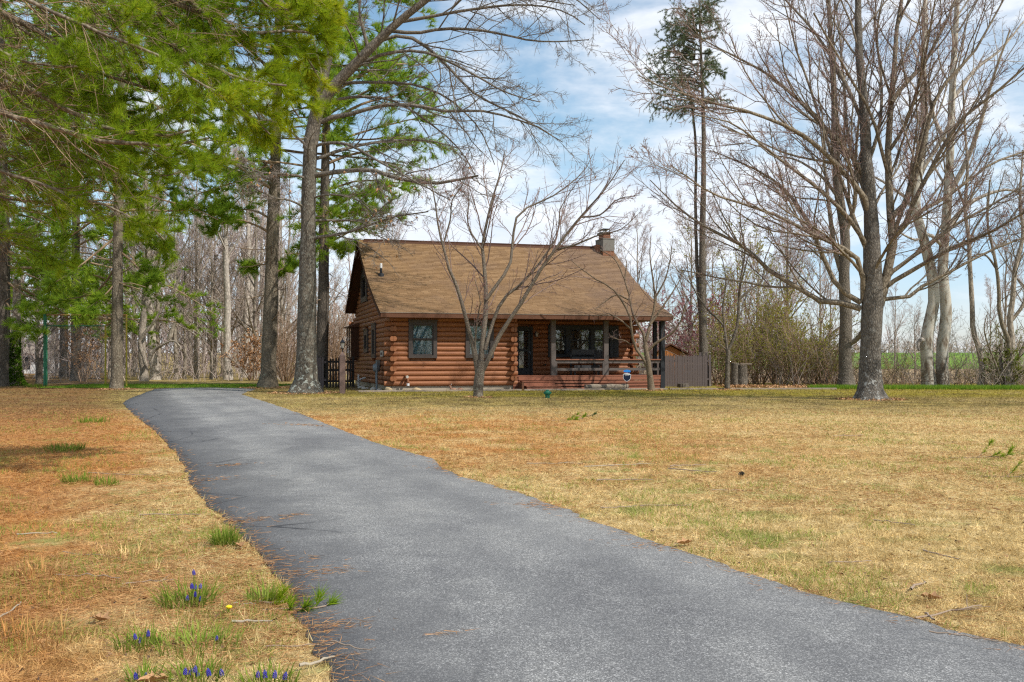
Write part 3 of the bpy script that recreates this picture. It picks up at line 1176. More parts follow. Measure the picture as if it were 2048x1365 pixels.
# entry door with storm glass
d0, d1, dz0, dz1 = RW[0]
m = MB()
m.box(d0, d0 + .07, y - .09, y + .1, dz0, dz1)
m.box(d1 - .07, d1, y - .09, y + .1, dz0, dz1)
m.box(d0 + .07, d1 - .07, y - .09, y + .1, dz1 - .08, dz1)
dr = m.obj('door', M['dark'], house)
m = MB()
e0, e1 = d0 + .07, d1 - .07
m.box(e0, e0 + .12, y - .03, y + .02, dz0 + .01, dz1 - .08)
m.box(e1 - .12, e1, y - .03, y + .02, dz0 + .01, dz1 - .08)
m.box(e0 + .12, e1 - .12, y - .03, y + .02, dz0 + .01, dz0 + .3)
m.box(e0 + .12, e1 - .12, y - .03, y + .02, dz1 - .2, dz1 - .08)
m.box(e0 + .12, e1 - .12, y - .03, y + .02, 1.62, 1.72)
m.obj('storm_door', M['dark'], dr)
for zz0, zz1 in ((dz0 + .3, 1.62), (1.72, dz1 - .2)):
    m = MB()
    m.box(e0 + .12, e1 - .12, y - .008, y, zz0, zz1)
    m.obj('pane', M['glass'], dr)
m = MB()
m.box(e0 + .02, e1 - .02, y + .08, y + .1, dz0 + .01, dz1 - .08)
m.obj('door_leaf', M['deck'], dr)
MB().lathe([(.02, 0), (.025, .02), (.02, .12), (.012, .13)], (e1 - .06, y - .06, 1.5), 8).obj('handle', M['metal_grey'], dr)
# wall lamp beside the door
lu, lz = onw(1071, 669, RWY)
m = MB()
m.box(lu - .05, lu + .05, y - .09, y - .05, lz - .1, lz + .12)
m.tube([(lu, y - .09, lz), (lu, y - .16, lz + .1), (lu, y - .2, lz + .07)], .012, 6)
sc = m.obj('wall_lamp', M['black_metal'], house)
MB().lathe([(.05, -.1), (.07, .03), (.075, .04), (.02, .1)], (lu, y - .2, lz), 8).obj('lamp_glass', M['stone_pale'], sc)
m = MB()
m.lathe([(.035, 0), (.045, .02), (.035, .05)], (onw(1090, 730, RWY)[0], y - .08, onw(1090, 731, RWY)[1]), 8)
m.obj('outlet_cover', M['dark'], house)

# porch ------------------------------------------------------------
PE = 11.72
m = MB()
m.box(5.2, PE, -.02, RWY + .1, .40, .555)
porch = m.obj('porch', M['deck'], house)
q, x = 0, -.06
while x < RWY:
    b_ = MB().box(5.22, PE + .02, x, x + .135, .558, .60).obj('deck_board', M['deck'], porch)
    x += .142
for z0, z1, yy in ((.405, .552, -.05), (.275, .372, -.045), (.15, .238, -.035), (.02, .108, -.03)):
    xa = 5.32 if z0 > .2 else 5.1
    MB().box(xa, PE, yy, yy + .035, z0, z1).obj('skirt_board', M['deck'], porch)
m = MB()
m.box(5.3, PE - .05, .06, .1, -.1, .3)  # near-black panel painted as the shade seen between the skirt boards
m.obj('crawl_shade_panel', M['unlit_shade'], porch)
su0, su1 = 5.42, 6.82
for q, (z0, z1, yy) in enumerate(((.0, .19, -.62), (.19, .385, -.34))):
    m = MB()
    m.box(su0 + .1 * (1 - q) + .0, su1 + .12 * (1 - q), yy, -.06, z0, z1 - .035)
    m.box(su0 + .1 * (1 - q) - .03, su1 + .12 * (1 - q) + .03, yy - .03, -.055, z1 - .034, z1)
    m.obj('step', M['deck'], porch)
m = MB()
m.box(su0 - .12, su0 - .03, -.62, -.07, -.02, .33)
m.obj('step_side', M['fascia'], porch)
pu = [6.86, 9.22, 11.72]
for q, x in enumerate(pu):
    if q < 2:
        po = MB().box(x - .1, x + .1, -.04, .14, .60, 2.92).obj('porch_post', M['post'], porch)
        s = -1 if q else 1
        MB().box(x + s * .1 if s > 0 else x - .16, x + .16 if s > 0 else x - .1, -.03, .06, .60, 1.27).obj('rail_cleat', M['post'], po)
    else:
        po = MB().box(x + .005, x + .2, -.06, .14, -.05, 2.92).obj('porch_post', M['dark'], porch)
        po['label'] = 'black corner post reaching the ground'
        MB().box(x - .2, x - .06, .2, .34, .60, 2.92).obj('porch_post', M['dark'], porch)
for a, b in ((pu[0] + .1, pu[1] - .1), (pu[1] + .1, pu[2])):
    MB().box(a, b, -.07, .13, 1.245, 1.29).obj('rail_cap', M['deck'], porch)
    MB().box(a + .0, b, -.02, .03, 1.11, 1.243).obj('rail', M['post'], porch)
    MB().box(a + .0, b, -.02, .03, .80, .91).obj('rail', M['post'], porch)
# right-hand end rail
MB().box(PE - .08, PE + .04, .2, RWY, 1.245, 1.29).obj('rail_cap', M['deck'], porch)
MB().box(PE - .02, PE + .02, .2, RWY, 1.11, 1.243).obj('rail', M['post'], porch)
MB().box(PE - .02, PE + .02, .2, RWY, .80, .91).obj('rail', M['post'], porch)

# meter, outlet, plaque on the house -------------------------------
mw, mz = onu(753, 750, -.3)
m = MB()
m.lathe([(.06, 0), (.14, .03), (.16, .12), (.16, .26), (.12, .32), (.05, .36)], (-.3, mw, .75), 12)
gm = m.obj('gas_meter', M['metal_grey'], house, True)
m = MB()
m.tube([(-.3, mw - .15, -.02), (-.3, mw - .15, .55), (-.3, mw - .15, 1.1), (-.3, mw - .05, 1.16), (-.3, mw, 1.12)], .028, 8)
m.tube([(-.3, mw + .2, .3), (-.3, mw + .2, 1.05), (-.3, mw + .1, 1.12), (-.3, mw, 1.1)], .024, 8)
m.tube([(-.3, mw, .8), (-.3, mw, -.02)], .03, 8)
m.obj('gas_pipe', M['metal_grey'], gm)
m = MB()
m.box(-.2, -.07, mw + .55, mw + .95, .95, 1.25)
m.obj('meter_box', M['parge'], house)
pwv, pz = onu(764, 708, -.07)
m = MB()
m.box(-.1, -.066, pwv - .35, pwv + .35, pz - .12, pz + .13)
pq = m.obj('house_plaque', M['stone_pale'], house)
m = MB()
for q in range(4):
    m.box(-.104, -.1, pwv - .22 + q * .12, pwv - .14 + q * .12, pz - .05, pz + .05)
m.obj('lettering', M['sign_navy'], pq)
hu, hz = onw(811, 753, -.07)
m = MB()
m.tube([(hu, -.05, hz), (hu, -.3, hz), (hu + .02, -.34, hz - .02)], .055, 10)
m.tube([(hu + .07, -.06, hz - .12), (hu + .07, -.22, hz - .14), (hu + .07, -.25, hz - .24), (hu + .07, -.25, hz - .3)], .05, 10)
vo = m.obj('dryer_vent', M['log'], house)
MB().lathe([(.058, 0), (.058, .1)], (hu + .07, -.25, hz - .38), 10).obj('vent_mouth', M['white'], vo)
MB().tube([(hu + .02, -.34, hz - .02), (hu + .02, -.37, hz - .02)], .06, 10).obj('vent_face', M['stone_pale'], vo)
m = MB()
xw, xz = onu(723, 770, -.25)
m.lathe([(.05, 0), (.05, .52), (.04, .56)], (-.35, 7.2, 0), 10)
m.tube([(-.35, 7.2, .3), (-.1, 7.2, .4), (.0, 7.2, .4)], .04, 8)
m.obj('white_pipe', M['white'], house)

# ---------------------------------------------------------------- trees
def pix_path(pts, Y0, dY=0.0, n=14, wig=0.0, g=None):
    k = len(pts)
    s = np.r_[0, np.cumsum(np.linalg.norm(np.diff(np.array(pts, float), axis=0), axis=1))]
    s = s / s[-1]
    p = resample([at(x, y, Y0 + dY * t ** 1.2) for (x, y), t in zip(pts, s)], n)
    if wig:
        p[1:] += wig * g.normal(size=(n - 1, 3)) * np.linspace(.4, 1, n - 1)[:, None]
    return p


def tree_parts(root, base, groups):
    """groups: (name, [(P, R, sides)], material, lump)"""
    base = np.asarray(base, float)
    for name, lst, m, lump in groups:
        V, Q = join([tubes(P - base, R, sd, lump, 7) for P, R, sd in lst if len(P)])
        link(name, npmesh(name, V, Q, True), root, m)


def trunk_line(pts, Y, w0, w1, n=26, flare=1.55, g=None, wig=.01, top_dY=0.0):
    P = pix_path(pts, Y, top_dY, n, wig, g)[None]
    t = np.linspace(0, 1, n)
    hgt = P[0, :, 2] - P[0, 0, 2]
    r = (w0 * (1 - t) + w1 * t) / 2 / F * Y
    r = r * (1 + (flare - 1) * np.exp(-hgt / .28))
    return P, r[None]


def roots(base, r, g, k=7):
    out, rad = [], []
    for q in range(k):
        a = q * 2 * math.pi / k + g.uniform(-.3, .3)
        L = r * g.uniform(1.9, 3.0)
        d = np.array([math.cos(a), math.sin(a), 0])
        out.append(np.array([base + d * L * t + np.array([0, 0, r * .95 * (1 - t) ** 2.2 - .05 * t - .015]) for t in np.linspace(.2, 1, 6)]))
        rad.append(np.linspace(r * .42, .02, 6))
    return np.array(out), np.array(rad)


def limb_set(defs, Y, g, n=14, spread=.5):
    """defs: (pixel points, w0 px, w1 px, depth drift m or None)"""
    P, R = [], []
    for d in defs:
        pts, w0, w1 = d[:3]
        Lm = sum(math.dist(pts[i], pts[i + 1]) for i in range(len(pts) - 1)) / F * Y
        dy = d[3] if len(d) > 3 else g.uniform(-spread, spread) * Lm
        P.append(pix_path(pts, Y, dy, n, .008, g))
        R.append(np.linspace(w0, w1, n) / 2 / F * Y)
    return np.array(P), np.array(R)


# --- big bare maple on the lawn, right
g = np.random.default_rng(101)
Y = F * H / (800 - HY)
base = gp(1741, 800)
TP, TR = trunk_line([(1741, 800), (1740, 740), (1743, 660), (1745, 600), (1744, 500), (1740, 400), (1733, 320), (1727, 200), (1718, 100), (1716, -10), (1712, -160), (1708, -330)], Y, 43, 5, 60, 1.75, g, .006)
TR[0] *= np.interp(np.linspace(0, 1, 60), [0, .1, .16, .2, .3, .45, .7, 1], [1, 1, 1.18, 1.12, .92, .82, .75, .8])
ld = [
    ([(1722, 618), (1700, 606), (1643, 604), (1588, 570), (1541, 543), (1486, 492), (1418, 458), (1350, 410), (1300, 360)], 17, 2.5),
    ([(1722, 606), (1677, 577), (1663, 550), (1643, 506), (1620, 450), (1560, 370), (1480, 325), (1420, 300)], 15, 2.5),
    ([(1726, 600), (1725, 553), (1711, 512), (1677, 492), (1622, 468), (1561, 434), (1503, 414), (1420, 385), (1340, 330)], 14, 2.5),
    ([(1758, 610), (1773, 553), (1786, 502), (1782, 430), (1776, 340), (1776, 292), (1784, 195), (1796, 39), (1807, -20), (1825, -180)], 27, 4, .8),
    ([(1762, 600), (1775, 590), (1793, 598), (1817, 594), (1854, 567), (1895, 547), (1946, 519), (2048, 475), (2140, 450)], 11, 2.5),
    ([(1764, 580), (1775, 570), (1844, 530), (1912, 492), (1980, 465), (2060, 420), (2150, 400)], 13, 2.5),
    ([(1768, 565), (1773, 553), (1827, 512), (1895, 460), (2000, 400), (2100, 340)], 12, 2.5),
    ([(1742, 440), (1725, 390), (1620, 280), (1503, 226), (1425, 206), (1308, 168), (1275, 150)], 16, 2.2),
    ([(1737, 380), (1718, 331), (1644, 249), (1546, 156), (1445, 101), (1370, 60)], 15, 2.2),
    ([(1730, 280), (1721, 234), (1671, 129), (1624, 58), (1562, -10), (1500, -80)], 13, 2.2),
    ([(1784, 205), (1800, 180), (1854, 117), (1912, 0), (1950, -90)], 13, 2.2),
    ([(1778, 440), (1800, 420), (1827, 370), (1873, 195), (1944, 109), (1990, 31), (2040, -60)], 16, 2.5),
    ([(1784, 480), (1810, 450), (1835, 390), (1912, 253), (1990, 187), (2060, 126), (2140, 60)], 15, 2.5),
    ([(1738, 500), (1700, 440), (1640, 380), (1560, 320), (1470, 250), (1390, 230)], 13, 2.2),
    ([(1742, 520), (1712, 450), (1690, 380), (1660, 300), (1625, 190), (1590, 90), (1560, -30)], 14, 2.2),
    ([(1780, 300), (1810, 250), (1840, 160), (1860, 60), (1880, -60)], 11, 2.2),
    ([(1735, 330), (1760, 250), (1762, 150), (1750, 50), (1756, -60)], 11, 2.2),
    ([(1742, 470), (1735, 400), (1700, 300), (1690, 200), (1680, 80), (1660, -60)], 13, 2.2),
    ([(1786, 470), (1830, 430), (1900, 390), (1980, 330), (2060, 300), (2140, 270)], 12, 2.2),
    ([(1742, 560), (1760, 520), (1800, 460), (1850, 430), (1900, 400)], 9, 2, -3.5),
    ([(1735, 560), (1700, 520), (1650, 470), (1600, 440), (1540, 400)], 9, 2, -4.0),
    ([(1740, 480), (1755, 400), (1800, 330), (1830, 250)], 10, 2, 5.0),
    ([(1730, 420), (1700, 340), (1640, 320), (1580, 260)], 10, 2, 5.0),
]
LP, LR = limb_set(ld, Y, g)
LR *= .76
c1, r1 = grow(g, LP, LR, 13, .12, .98, (16, 40), .44, 8, .115, (0, 0, .08), .55, .012, .009, .4)
c1b, r1b = grow(g, TP, TR, 22, .35, .98, (25, 50), .22, 8, .10, (0, 0, .06), .4, .012, .007, .4)
c1, r1 = np.concatenate([c1, c1b]), np.concatenate([r1, r1b])
c2, r2 = grow(g, c1, r1, 7, .12, 1, (20, 50), .42, 5, .13, (0, 0, .05), .6, .012, .0075, .5, lmin=.3)
c3, r3 = grow(g, c2, r2, 8, .08, 1, (22, 60), .55, 3, .22, (0, 0, .06), .7, .012, .0062, .6, lmin=.18)
t = thing('maple_tree', base, 'large bare maple with many spreading limbs and lichen spotted trunk standing on the right lawn', 'tree')
rp, rr = roots(base, TR[0, 8], g, 8)
tree_parts(t, base, [('trunk', [(TP, TR, 18), (rp, rr, 8)], M['bark_maple'], .035), ('limb', [(LP, LR, 8), (c1, r1, 5)], M['limb_maple'], .03),
                     ('crown', [(c2, r2, 3), (c3, r3, 3)], M['twig_red'], 0)])
tips = c3[g.random(len(c3)) < .3][:, -1]
bv, bf = tris_blades(tips - base, nrm(g.normal(size=tips.shape) + (0, 0, 1)), np.full(len(tips), .035), np.full(len(tips), .018), g)
tag(link('bud', npmesh('bud', bv, bf), t, M['bud_red']), kind='stuff')

# --- big oak beside the drive with the long arching limb
g = np.random.default_rng(102)
Y = F * H / (787 - HY)
base = gp(612, 787)
TP, TR = trunk_line([(612, 787), (613, 700), (614, 600), (616, 480), (618, 380), (622, 290), (630, 235), (650, 150), (672, 60), (690, -40), (705, -180), (712, -330)], Y, 44, 6, 44, 1.75, g, .006)
TR[0] *= np.interp(np.linspace(0, 1, 44), [0, .3, .5, .56, .62, 1], [1, .9, .98, .8, .5, .6])
ld = [
    ([(620, 300), (628, 250), (642, 205), (680, 160), (730, 110), (790, 50), (840, 10), (890, -30), (980, -110)], 33, 7, -2.0),
    ([(732, 110), (734, 90), (724, 50), (719, 20), (722, -40)], 10, 3, -.5),
    ([(630, 250), (645, 238), (695, 230), (766, 211), (832, 211), (890, 223), (969, 223), (1066, 250), (1110, 275)], 12, 2.2, -2.5),
    ([(622, 352), (645, 348), (734, 340), (790, 356), (850, 366), (900, 364), (957, 352)], 12, 4.5, -3.0),
    ([(622, 295), (637, 289), (695, 289), (773, 332), (851, 375), (900, 400)], 8, 2, -4),
    ([(622, 320), (640, 316), (683, 300), (754, 285), (851, 281), (930, 300)], 9, 2, 3),
    ([(618, 482), (635, 476), (695, 465), (742, 449), (793, 433), (856, 424)], 8, 2.5, -2.5),
    ([(618, 446), (635, 441), (719, 441), (754, 433), (800, 440)], 7, 2, 2.5),
    ([(780, 62), (830, 66), (890, 58), (969, 62), (1066, 82), (1140, 82), (1178, 80)], 9, 2, -2),
    ([(760, 82), (812, 72), (871, 109), (949, 187), (1047, 238), (1125, 285)], 9, 2, -1),
    ([(700, 140), (770, 108), (850, 105), (930, 140), (1010, 185), (1080, 205)], 9, 2, -3),
    ([(800, 44), (860, 34), (940, 20), (1040, 10), (1120, 20), (1170, 50)], 9, 2, -2),
    ([(850, 0), (920, -20), (1000, -20), (1080, 0), (1150, 10)], 8, 2, -2),
    ([(670, 168), (740, 165), (830, 170), (900, 200), (960, 260), (990, 330)], 8, 2, 1),
    ([(640, 210), (700, 195), (780, 200), (850, 240), (920, 300), (960, 370)], 8, 2, 3),
    ([(618, 420), (600, 410), (575, 400), (545, 395), (500, 372)], 6, 2, -2),
    ([(620, 360), (596, 352), (560, 348), (520, 345), (480, 330)], 6, 2, -3),
    ([(622, 300), (600, 280), (570, 255), (530, 240), (500, 250)], 7, 2, -2),
    ([(619, 400), (650, 390), (700, 395), (740, 420), (760, 460), (770, 490)], 5, 1.6, -3),
    ([(660, 110), (640, 40), (650, -30), (640, -120)], 9, 3, 2),
    ([(890, -30), (960, -60), (1060, -50), (1140, -10), (1200, 40)], 8, 2, 1),
]
LP, LR = limb_set(ld, Y, g)
LR *= .88
c1, r1 = grow(g, LP, LR, 12, .18, .98, (22, 55), .44, 8, .13, (0, 0, -.022), .5, .011, .0075, .4)
c1b, r1b = grow(g, TP, TR, 10, .4, .98, (40, 70), .16, 8, .10, (0, 0, .0), .3, .011, .006, .4)
c1, r1 = np.concatenate([c1, c1b]), np.concatenate([r1, r1b])
c2, r2 = grow(g, c1, r1, 6, .12, 1, (22, 55), .42, 6, .14, (0, 0, -.01), .6, .011, .0068, .5, lmin=.28)
c3, r3 = grow(g, c2, r2, 8, .08, 1, (25, 65), .55, 3, .24, (0, 0, .01), .7, .011, .0058, .6, lmin=.15)
t = thing('oak_tree', base, 'big grey oak beside the driveway with a long bare limb arching over the roof', 'tree')
rp, rr = roots(base, TR[0, 9], g, 8)
tree_parts(t, base, [('trunk', [(TP, TR, 18), (rp, rr, 8)], M['bark_oak'], .03), ('limb', [(LP, LR, 8), (c1, r1, 5)], M['limb_oak'], .03),
                     ('crown', [(c2, r2, 3), (c3, r3, 3)], M['twig_grey'], 0)])
sel = c2[(c2[:, -1, 2] < 8.5) & (g.random(len(c2)) < .13)]
p = sel[:, -1] + g.normal(size=(len(sel), 3)) * .05
lv, lf = tufts(g, p - base, np.tile([[0, 0, -1.0]], (len(p), 1)), 3, .13, .06, .9)
tag(link('dead_leaf', npmesh('dead_leaf', lv, lf), t, M['dead_leaf']), kind='stuff')

# knots on the two big trunks
# --- ornamental tree with several stems in front of the cabin
g = np.random.default_rng(103)
Y = F * H / (795 - HY)
base = gp(956, 795)
TP, TR = trunk_line([(956, 796), (957, 770), (960, 745), (963, 722)], Y, 18, 20, 12, 1.22, g, .003)
ld = [
    ([(955, 745), (948, 700), (938, 660), (926, 615), (912, 570), (896, 530), (886, 490), (874, 440), (868, 390), (858, 350)], 13, 2, -.8),
    ([(962, 735), (964, 690), (970, 640), (972, 590), (968, 520), (965, 490), (975, 440), (985, 400), (1000, 350), (1010, 300)], 15, 2, .8),
    ([(966, 740), (985, 700), (1005, 660), (1040, 610), (1078, 545), (1110, 500), (1160, 435), (1205, 385), (1250, 320)], 13, 2, -1.0),
    ([(972, 600), (990, 575), (1020, 530), (1025, 480), (1036, 430), (1066, 410), (1110, 390), (1165, 345), (1185, 310)], 9, 1.6, 1.0),
    ([(970, 700), (984, 650), (1005, 600), (1040, 570), (1085, 520), (1115, 470), (1120, 420), (1150, 370)], 10, 1.6, .5),
    ([(886, 492), (900, 440), (905, 400), (925, 370), (940, 330)], 5, 1.4, -.4),
    ([(1110, 500), (1150, 490), (1200, 470), (1240, 460), (1275, 430)], 6, 1.4, -.4),
    ([(965, 500), (945, 470), (935, 440), (938, 400), (930, 350)], 5, 1.4, .6),
    ([(1160, 435), (1200, 430), (1235, 400), (1280, 390)], 5, 1.4, -.6),
    ([(955, 720), (950, 690), (955, 640), (960, 600), (950, 560)], 6, 1.4, -1.0),
]
LP, LR = limb_set(ld, Y, g)
LR *= .80
c1, r1 = grow(g, LP, LR, 14, .24, .98, (22, 50), .36, 7, .10, (0, 0, .04), .5, .011, .0048, .5)
c2, r2 = grow(g, c1, r1, 6, .15, 1, (25, 55), .5, 5, .16, (0, 0, .06), .6, .011, .004, .6, lmin=.14)
c3, r3 = grow(g, c2, r2, 3, .2, 1, (30, 60), .5, 3, .2, (0, 0, .06), .7, .011, .0036, .7, lmin=.07)
t = thing('ornamental_tree', base, 'small bare tree with several smooth stems growing on the lawn in front of the cabin', 'tree')
tree_parts(t, base, [('trunk', [(TP, TR, 14)], M['bark_small'], .05), ('limb', [(LP, LR, 8)], M['bark_small'], .03), ('crown', [(c1, r1, 5), (c2, r2, 4), (c3, r3, 3)], M['twig_red'], 0)])
p = along(g, c2, 2, .2, 1)[0]
bv, bf = tufts(g, p - base, nrm(g.normal(size=p.shape)), 2, .035, .02, 1.0)
tag(link('bud', npmesh('bud', bv, bf), t, M['bud_red']), kind='stuff')

# --- dogwood by the porch
g = np.random.default_rng(104)
Y = 40.6
base = np.array([(1303 - 1024) / F * Y, Y, 0])
TP, TR = trunk_line([(1303, 783), (1300, 755), (1295, 720), (1290, 690)], Y, 13, 10, 12, 1.3, g, .003)
ld = [
    ([(1296, 735), (1283, 712), (1270, 694), (1263, 665), (1262, 640), (1250, 612), (1225, 578), (1196, 562), (1165, 540), (1140, 520)], 7, 1.4, -.7),
    ([(1291, 695), (1286, 665), (1276, 650), (1265, 625), (1258, 590), (1250, 560), (1254, 520)], 7, 1.3, .5),
    ([(1293, 705), (1310, 688), (1345, 665), (1362, 640), (1372, 605), (1385, 590)], 6, 1.3, -.8),
    ([(1290, 690), (1297, 660), (1306, 630), (1310, 600), (1306, 560), (1300, 510), (1302, 470)], 7, 1.3, .4),
    ([(1300, 650), (1325, 615), (1345, 585), (1360, 560), (1376, 530)], 5, 1.2, .5),
    ([(1263, 660), (1240, 640), (1215, 628), (1195, 632)], 4, 1.1, -.5),
    ([(1262, 690), (1250, 682), (1232, 678), (1222, 672)], 3, 1, -.5),
    ([(1308, 600), (1330, 560), (1340, 520), (1345, 480)], 4, 1.1, -.5),
    ([(1258, 600), (1235, 590), (1215, 600), (1190, 620)], 4, 1.1, -.6),
    ([(1250, 560), (1230, 520), (1200, 500)], 3.5, 1.1, .5),
]
LP, LR = limb_set(ld, Y, g)
c1, r1 = grow(g, LP, LR, 8, .25, .98, (28, 60), .38, 7, .13, (0, 0, .03), .5, .011, .0045, .5)
c2, r2 = grow(g, c1, r1, 5, .15, 1, (28, 60), .5, 5, .18, (0, 0, .06), .6, .011, .004, .6, lmin=.12)
c3, r3 = grow(g, c2, r2, 2, .3, 1, (30, 60), .5, 3, .2, (0, 0, .06), .7, .011, .0036, .7, lmin=.06)
t = thing('dogwood_tree', base, 'small low forked dogwood without leaves growing beside the porch corner', 'tree')
tree_parts(t, base, [('trunk', [(TP, TR, 12)], M['bark_dog'], .04), ('limb', [(LP, LR, 7)], M['bark_dog'], .03), ('crown', [(c1, r1, 4), (c2, r2, 3), (c3, r3, 3)], M['twig_red'], 0)])


# --- generic bare tree from a few traced stems
def bare(name, label, base, Y, trunk, w0, w1, limbs, seed, mats, per=(8, 6, 4), flare=1.3, up=.05, lens=(.42, .42, .5), group=None, tl=10, buds=None, budn=2, wig=.006, ang=(25, 50)):
    g = np.random.default_rng(seed)
    TP, TR = trunk_line(trunk, Y, w0, w1, 30, flare, g, wig)
    P, R = limb_set(limbs, Y, g) if limbs else (np.zeros((0, 14, 3)), np.zeros((0, 14)))
    c0, r0 = grow(g, TP, TR, tl, .42, .97, (28, 55), .26, 14, .07, (0, 0, up), .5, .016, .008, .35)
    P, R = np.concatenate([P, c0]), np.concatenate([R, r0])
    c1, r1 = grow(g, P, R, per[0], .2, .98, ang, lens[0], 7, .11, (0, 0, up), .55, .012, .0065, .4)
    c2, r2 = grow(g, c1, r1, per[1], .14, 1, ang, lens[1], 5, .15, (0, 0, up), .6, .012, .0055, .5, lmin=.22)
    c3, r3 = grow(g, c2, r2, per[2], .15, 1, (25, 58), lens[2], 3, .2, (0, 0, up), .7, .012, .0048, .6, lmin=.14)
    t = thing(name, base, label, 'tree', group)
    tree_parts(t, base, [('trunk', [(TP, TR, 14)], M[mats[0]], .035), ('limb', [(P, R, 7), (c1, r1, 5)], M[mats[1]], .02), ('crown', [(c2, r2, 3), (c3, r3, 3)], M[mats[2]], 0)])
    if buds:
        p = along(g, c2, budn, .2, 1)[0]
        bv, bf = tufts(g, p - base, nrm(g.normal(size=p.shape) + (0, 0, .4)), 2, .075, .05, 1.0)
        tag(link('bud_leaf', npmesh('bud_leaf', bv, bf), t, M[buds]), kind='stuff')
    return t


def gY(y):
    return F * H / (y - HY)


Y = gY(776)
bare('lawn_tree', 'dark trunk with a low stub limb standing just behind the big lichen spotted maple', np.array([(1690 - 1024) / F * Y, Y, 0]), Y,
     [(1692, 776), (1690, 700), (1692, 640), (1688, 560), (1690, 470), (1676, 380), (1670, 280), (1668, 180), (1660, 60), (1655, -60)], 27, 6,
     [([(1694, 690), (1712, 680), (1724, 664), (1735, 640)], 12, 5, -1), ([(1688, 560), (1670, 500), (1660, 430), (1650, 340), (1640, 240)], 12, 3), ([(1690, 470), (1710, 400), (1712, 300), (1722, 200)], 11, 3),
      ([(1680, 400), (1640, 350), (1590, 320), (1540, 310)], 8, 2)], 110, ('bark_grey', 'limb_maple', 'twig_grey'), (6, 5, 4), 1.5)
Y = 46.0
bare('sycamore_tree', 'mottled pale sycamore with a dark hollow bulge low on its trunk', np.array([(1856 - 1024) / F * Y, Y, 0]), Y,
     [(1858, 777), (1855, 730), (1852, 692), (1858, 650), (1868, 600), (1862, 540), (1845, 470), (1832, 420), (1836, 350), (1850, 260), (1846, 160), (1850, 40), (1846, -60)], 26, 8,
     [([(1855, 690), (1843, 680), (1836, 690), (1838, 702)], 14, 3, -.4), ([(1840, 440), (1815, 400), (1790, 380), (1740, 350), (1700, 345)], 9, 2.5), ([(1836, 350), (1870, 300), (1900, 240), (1910, 150)], 10, 3)], 111,
     ('bark_syc', 'bark_pale', 'twig_grey'), (6, 5, 3), 1.25)
Y = 46.6
bare('sycamore_tree', 'straight pale sycamore rising right of the hollow bulged one', np.array([(1888 - 1024) / F * Y, Y, 0]), Y,
     [(1884, 777), (1884, 720), (1886, 680), (1892, 640), (1890, 590), (1885, 540), (1890, 470), (1895, 400), (1900, 300), (1905, 180), (1912, 40), (1920, -80)], 25, 8,
     [([(1888, 470), (1915, 430), (1950, 400), (2010, 380), (2060, 390)], 12, 3), ([(1892, 500), (1860, 470), (1830, 480), (1790, 460)], 9, 2.5), ([(1896, 390), (1930, 330), (1960, 250), (1985, 160), (2020, 60)], 12, 3),
      ([(1900, 300), (1870, 240), (1850, 160), (1820, 80)], 10, 3), ([(1905, 200), (1950, 140), (2000, 100), (2050, 40)], 9, 3)], 112,
     ('bark_syc', 'bark_pale', 'twig_grey'), (7, 6, 3), 1.25)
Y = 45.0
bare('hedgerow_tree', 'slim brown tree with a kinked trunk and green mossy patch near the field edge', np.array([(1962 - 1024) / F * Y, Y, 0]), Y,
     [(1961, 778), (1964, 735), (1956, 690), (1946, 660), (1944, 600), (1940, 540), (1938, 480), (1930, 420), (1935, 340), (1930, 260), (1925, 160)], 12, 3,
     [([(1938, 480), (1960, 440), (1990, 400), (2010, 340)], 5, 1.5), ([(1932, 420), (1910, 360), (1890, 300)], 5, 1.5)], 113, ('bark_wood', 'limb_maple', 'twig_grey'), (5, 4, 3), 1.3)
Y = 44.0
bare('multi_stem_tree', 'clump of leaning twisted stems in brambles at the far right of the hedgerow', np.array([(2010 - 1024) / F * Y, Y, 0]), Y,
     [(2015, 780), (2018, 740), (2024, 690), (2020, 640), (2026, 590), (2030, 540), (2046, 470), (2040, 400), (2046, 300)], 15, 3,
     [([(2012, 778), (2020, 720), (2015, 670), (2000, 640), (1998, 590), (1994, 540), (1986, 500), (1975, 450), (1980, 360)], 11, 3, -.5), ([(2008, 778), (1995, 740), (1980, 700), (1968, 660), (1974, 630)], 6, 1.5, -.8),
      ([(2020, 778), (2036, 720), (2048, 690), (2062, 640), (2070, 560)], 9, 2, .5), ([(1994, 540), (1970, 510), (1945, 515), (1930, 540)], 5, 1.5, .4), ([(2026, 560), (2040, 520), (2060, 490)], 6, 2, .3),
      ([(2016, 770), (2004, 740), (2000, 700), (2003, 680)], 9, 4, .6), ([(2024, 640), (2046, 610), (2060, 560), (2056, 480)], 8, 2, .8)], 114, ('bark_wood', 'limb_maple', 'twig_grey'), (6, 5, 3), 1.2)
Y = gY(780)
bare('forked_tree', 'small forked tree with dark curving stems on the strip right of the plank fence', np.array([(1455 - 1024) / F * Y, Y, 0]), Y,
     [(1454, 781), (1455, 745), (1456, 710), (1456, 700)], 10, 9,
     [([(1456, 703), (1466, 680), (1475, 650), (1478, 600), (1482, 555), (1490, 500), (1480, 440), (1490, 380)], 7, 1.6, -.5), ([(1455, 703), (1452, 680), (1446, 650), (1420, 625), (1400, 600), (1380, 560), (1372, 510)], 6, 1.4, .5),
      ([(1476, 600), (1500, 580), (1525, 560), (1530, 520), (1550, 470)], 5, 1.3, .6), ([(1453, 700), (1435, 685), (1412, 668)], 3, 1, -.4), ([(1448, 655), (1446, 610), (1452, 560), (1440, 500)], 4, 1.2, -.6)], 115,
     ('bark_grey', 'bark_grey', 'twig_grey'), (7, 5, 4), 1.2, tl=1, buds='bud_yellow', budn=1)


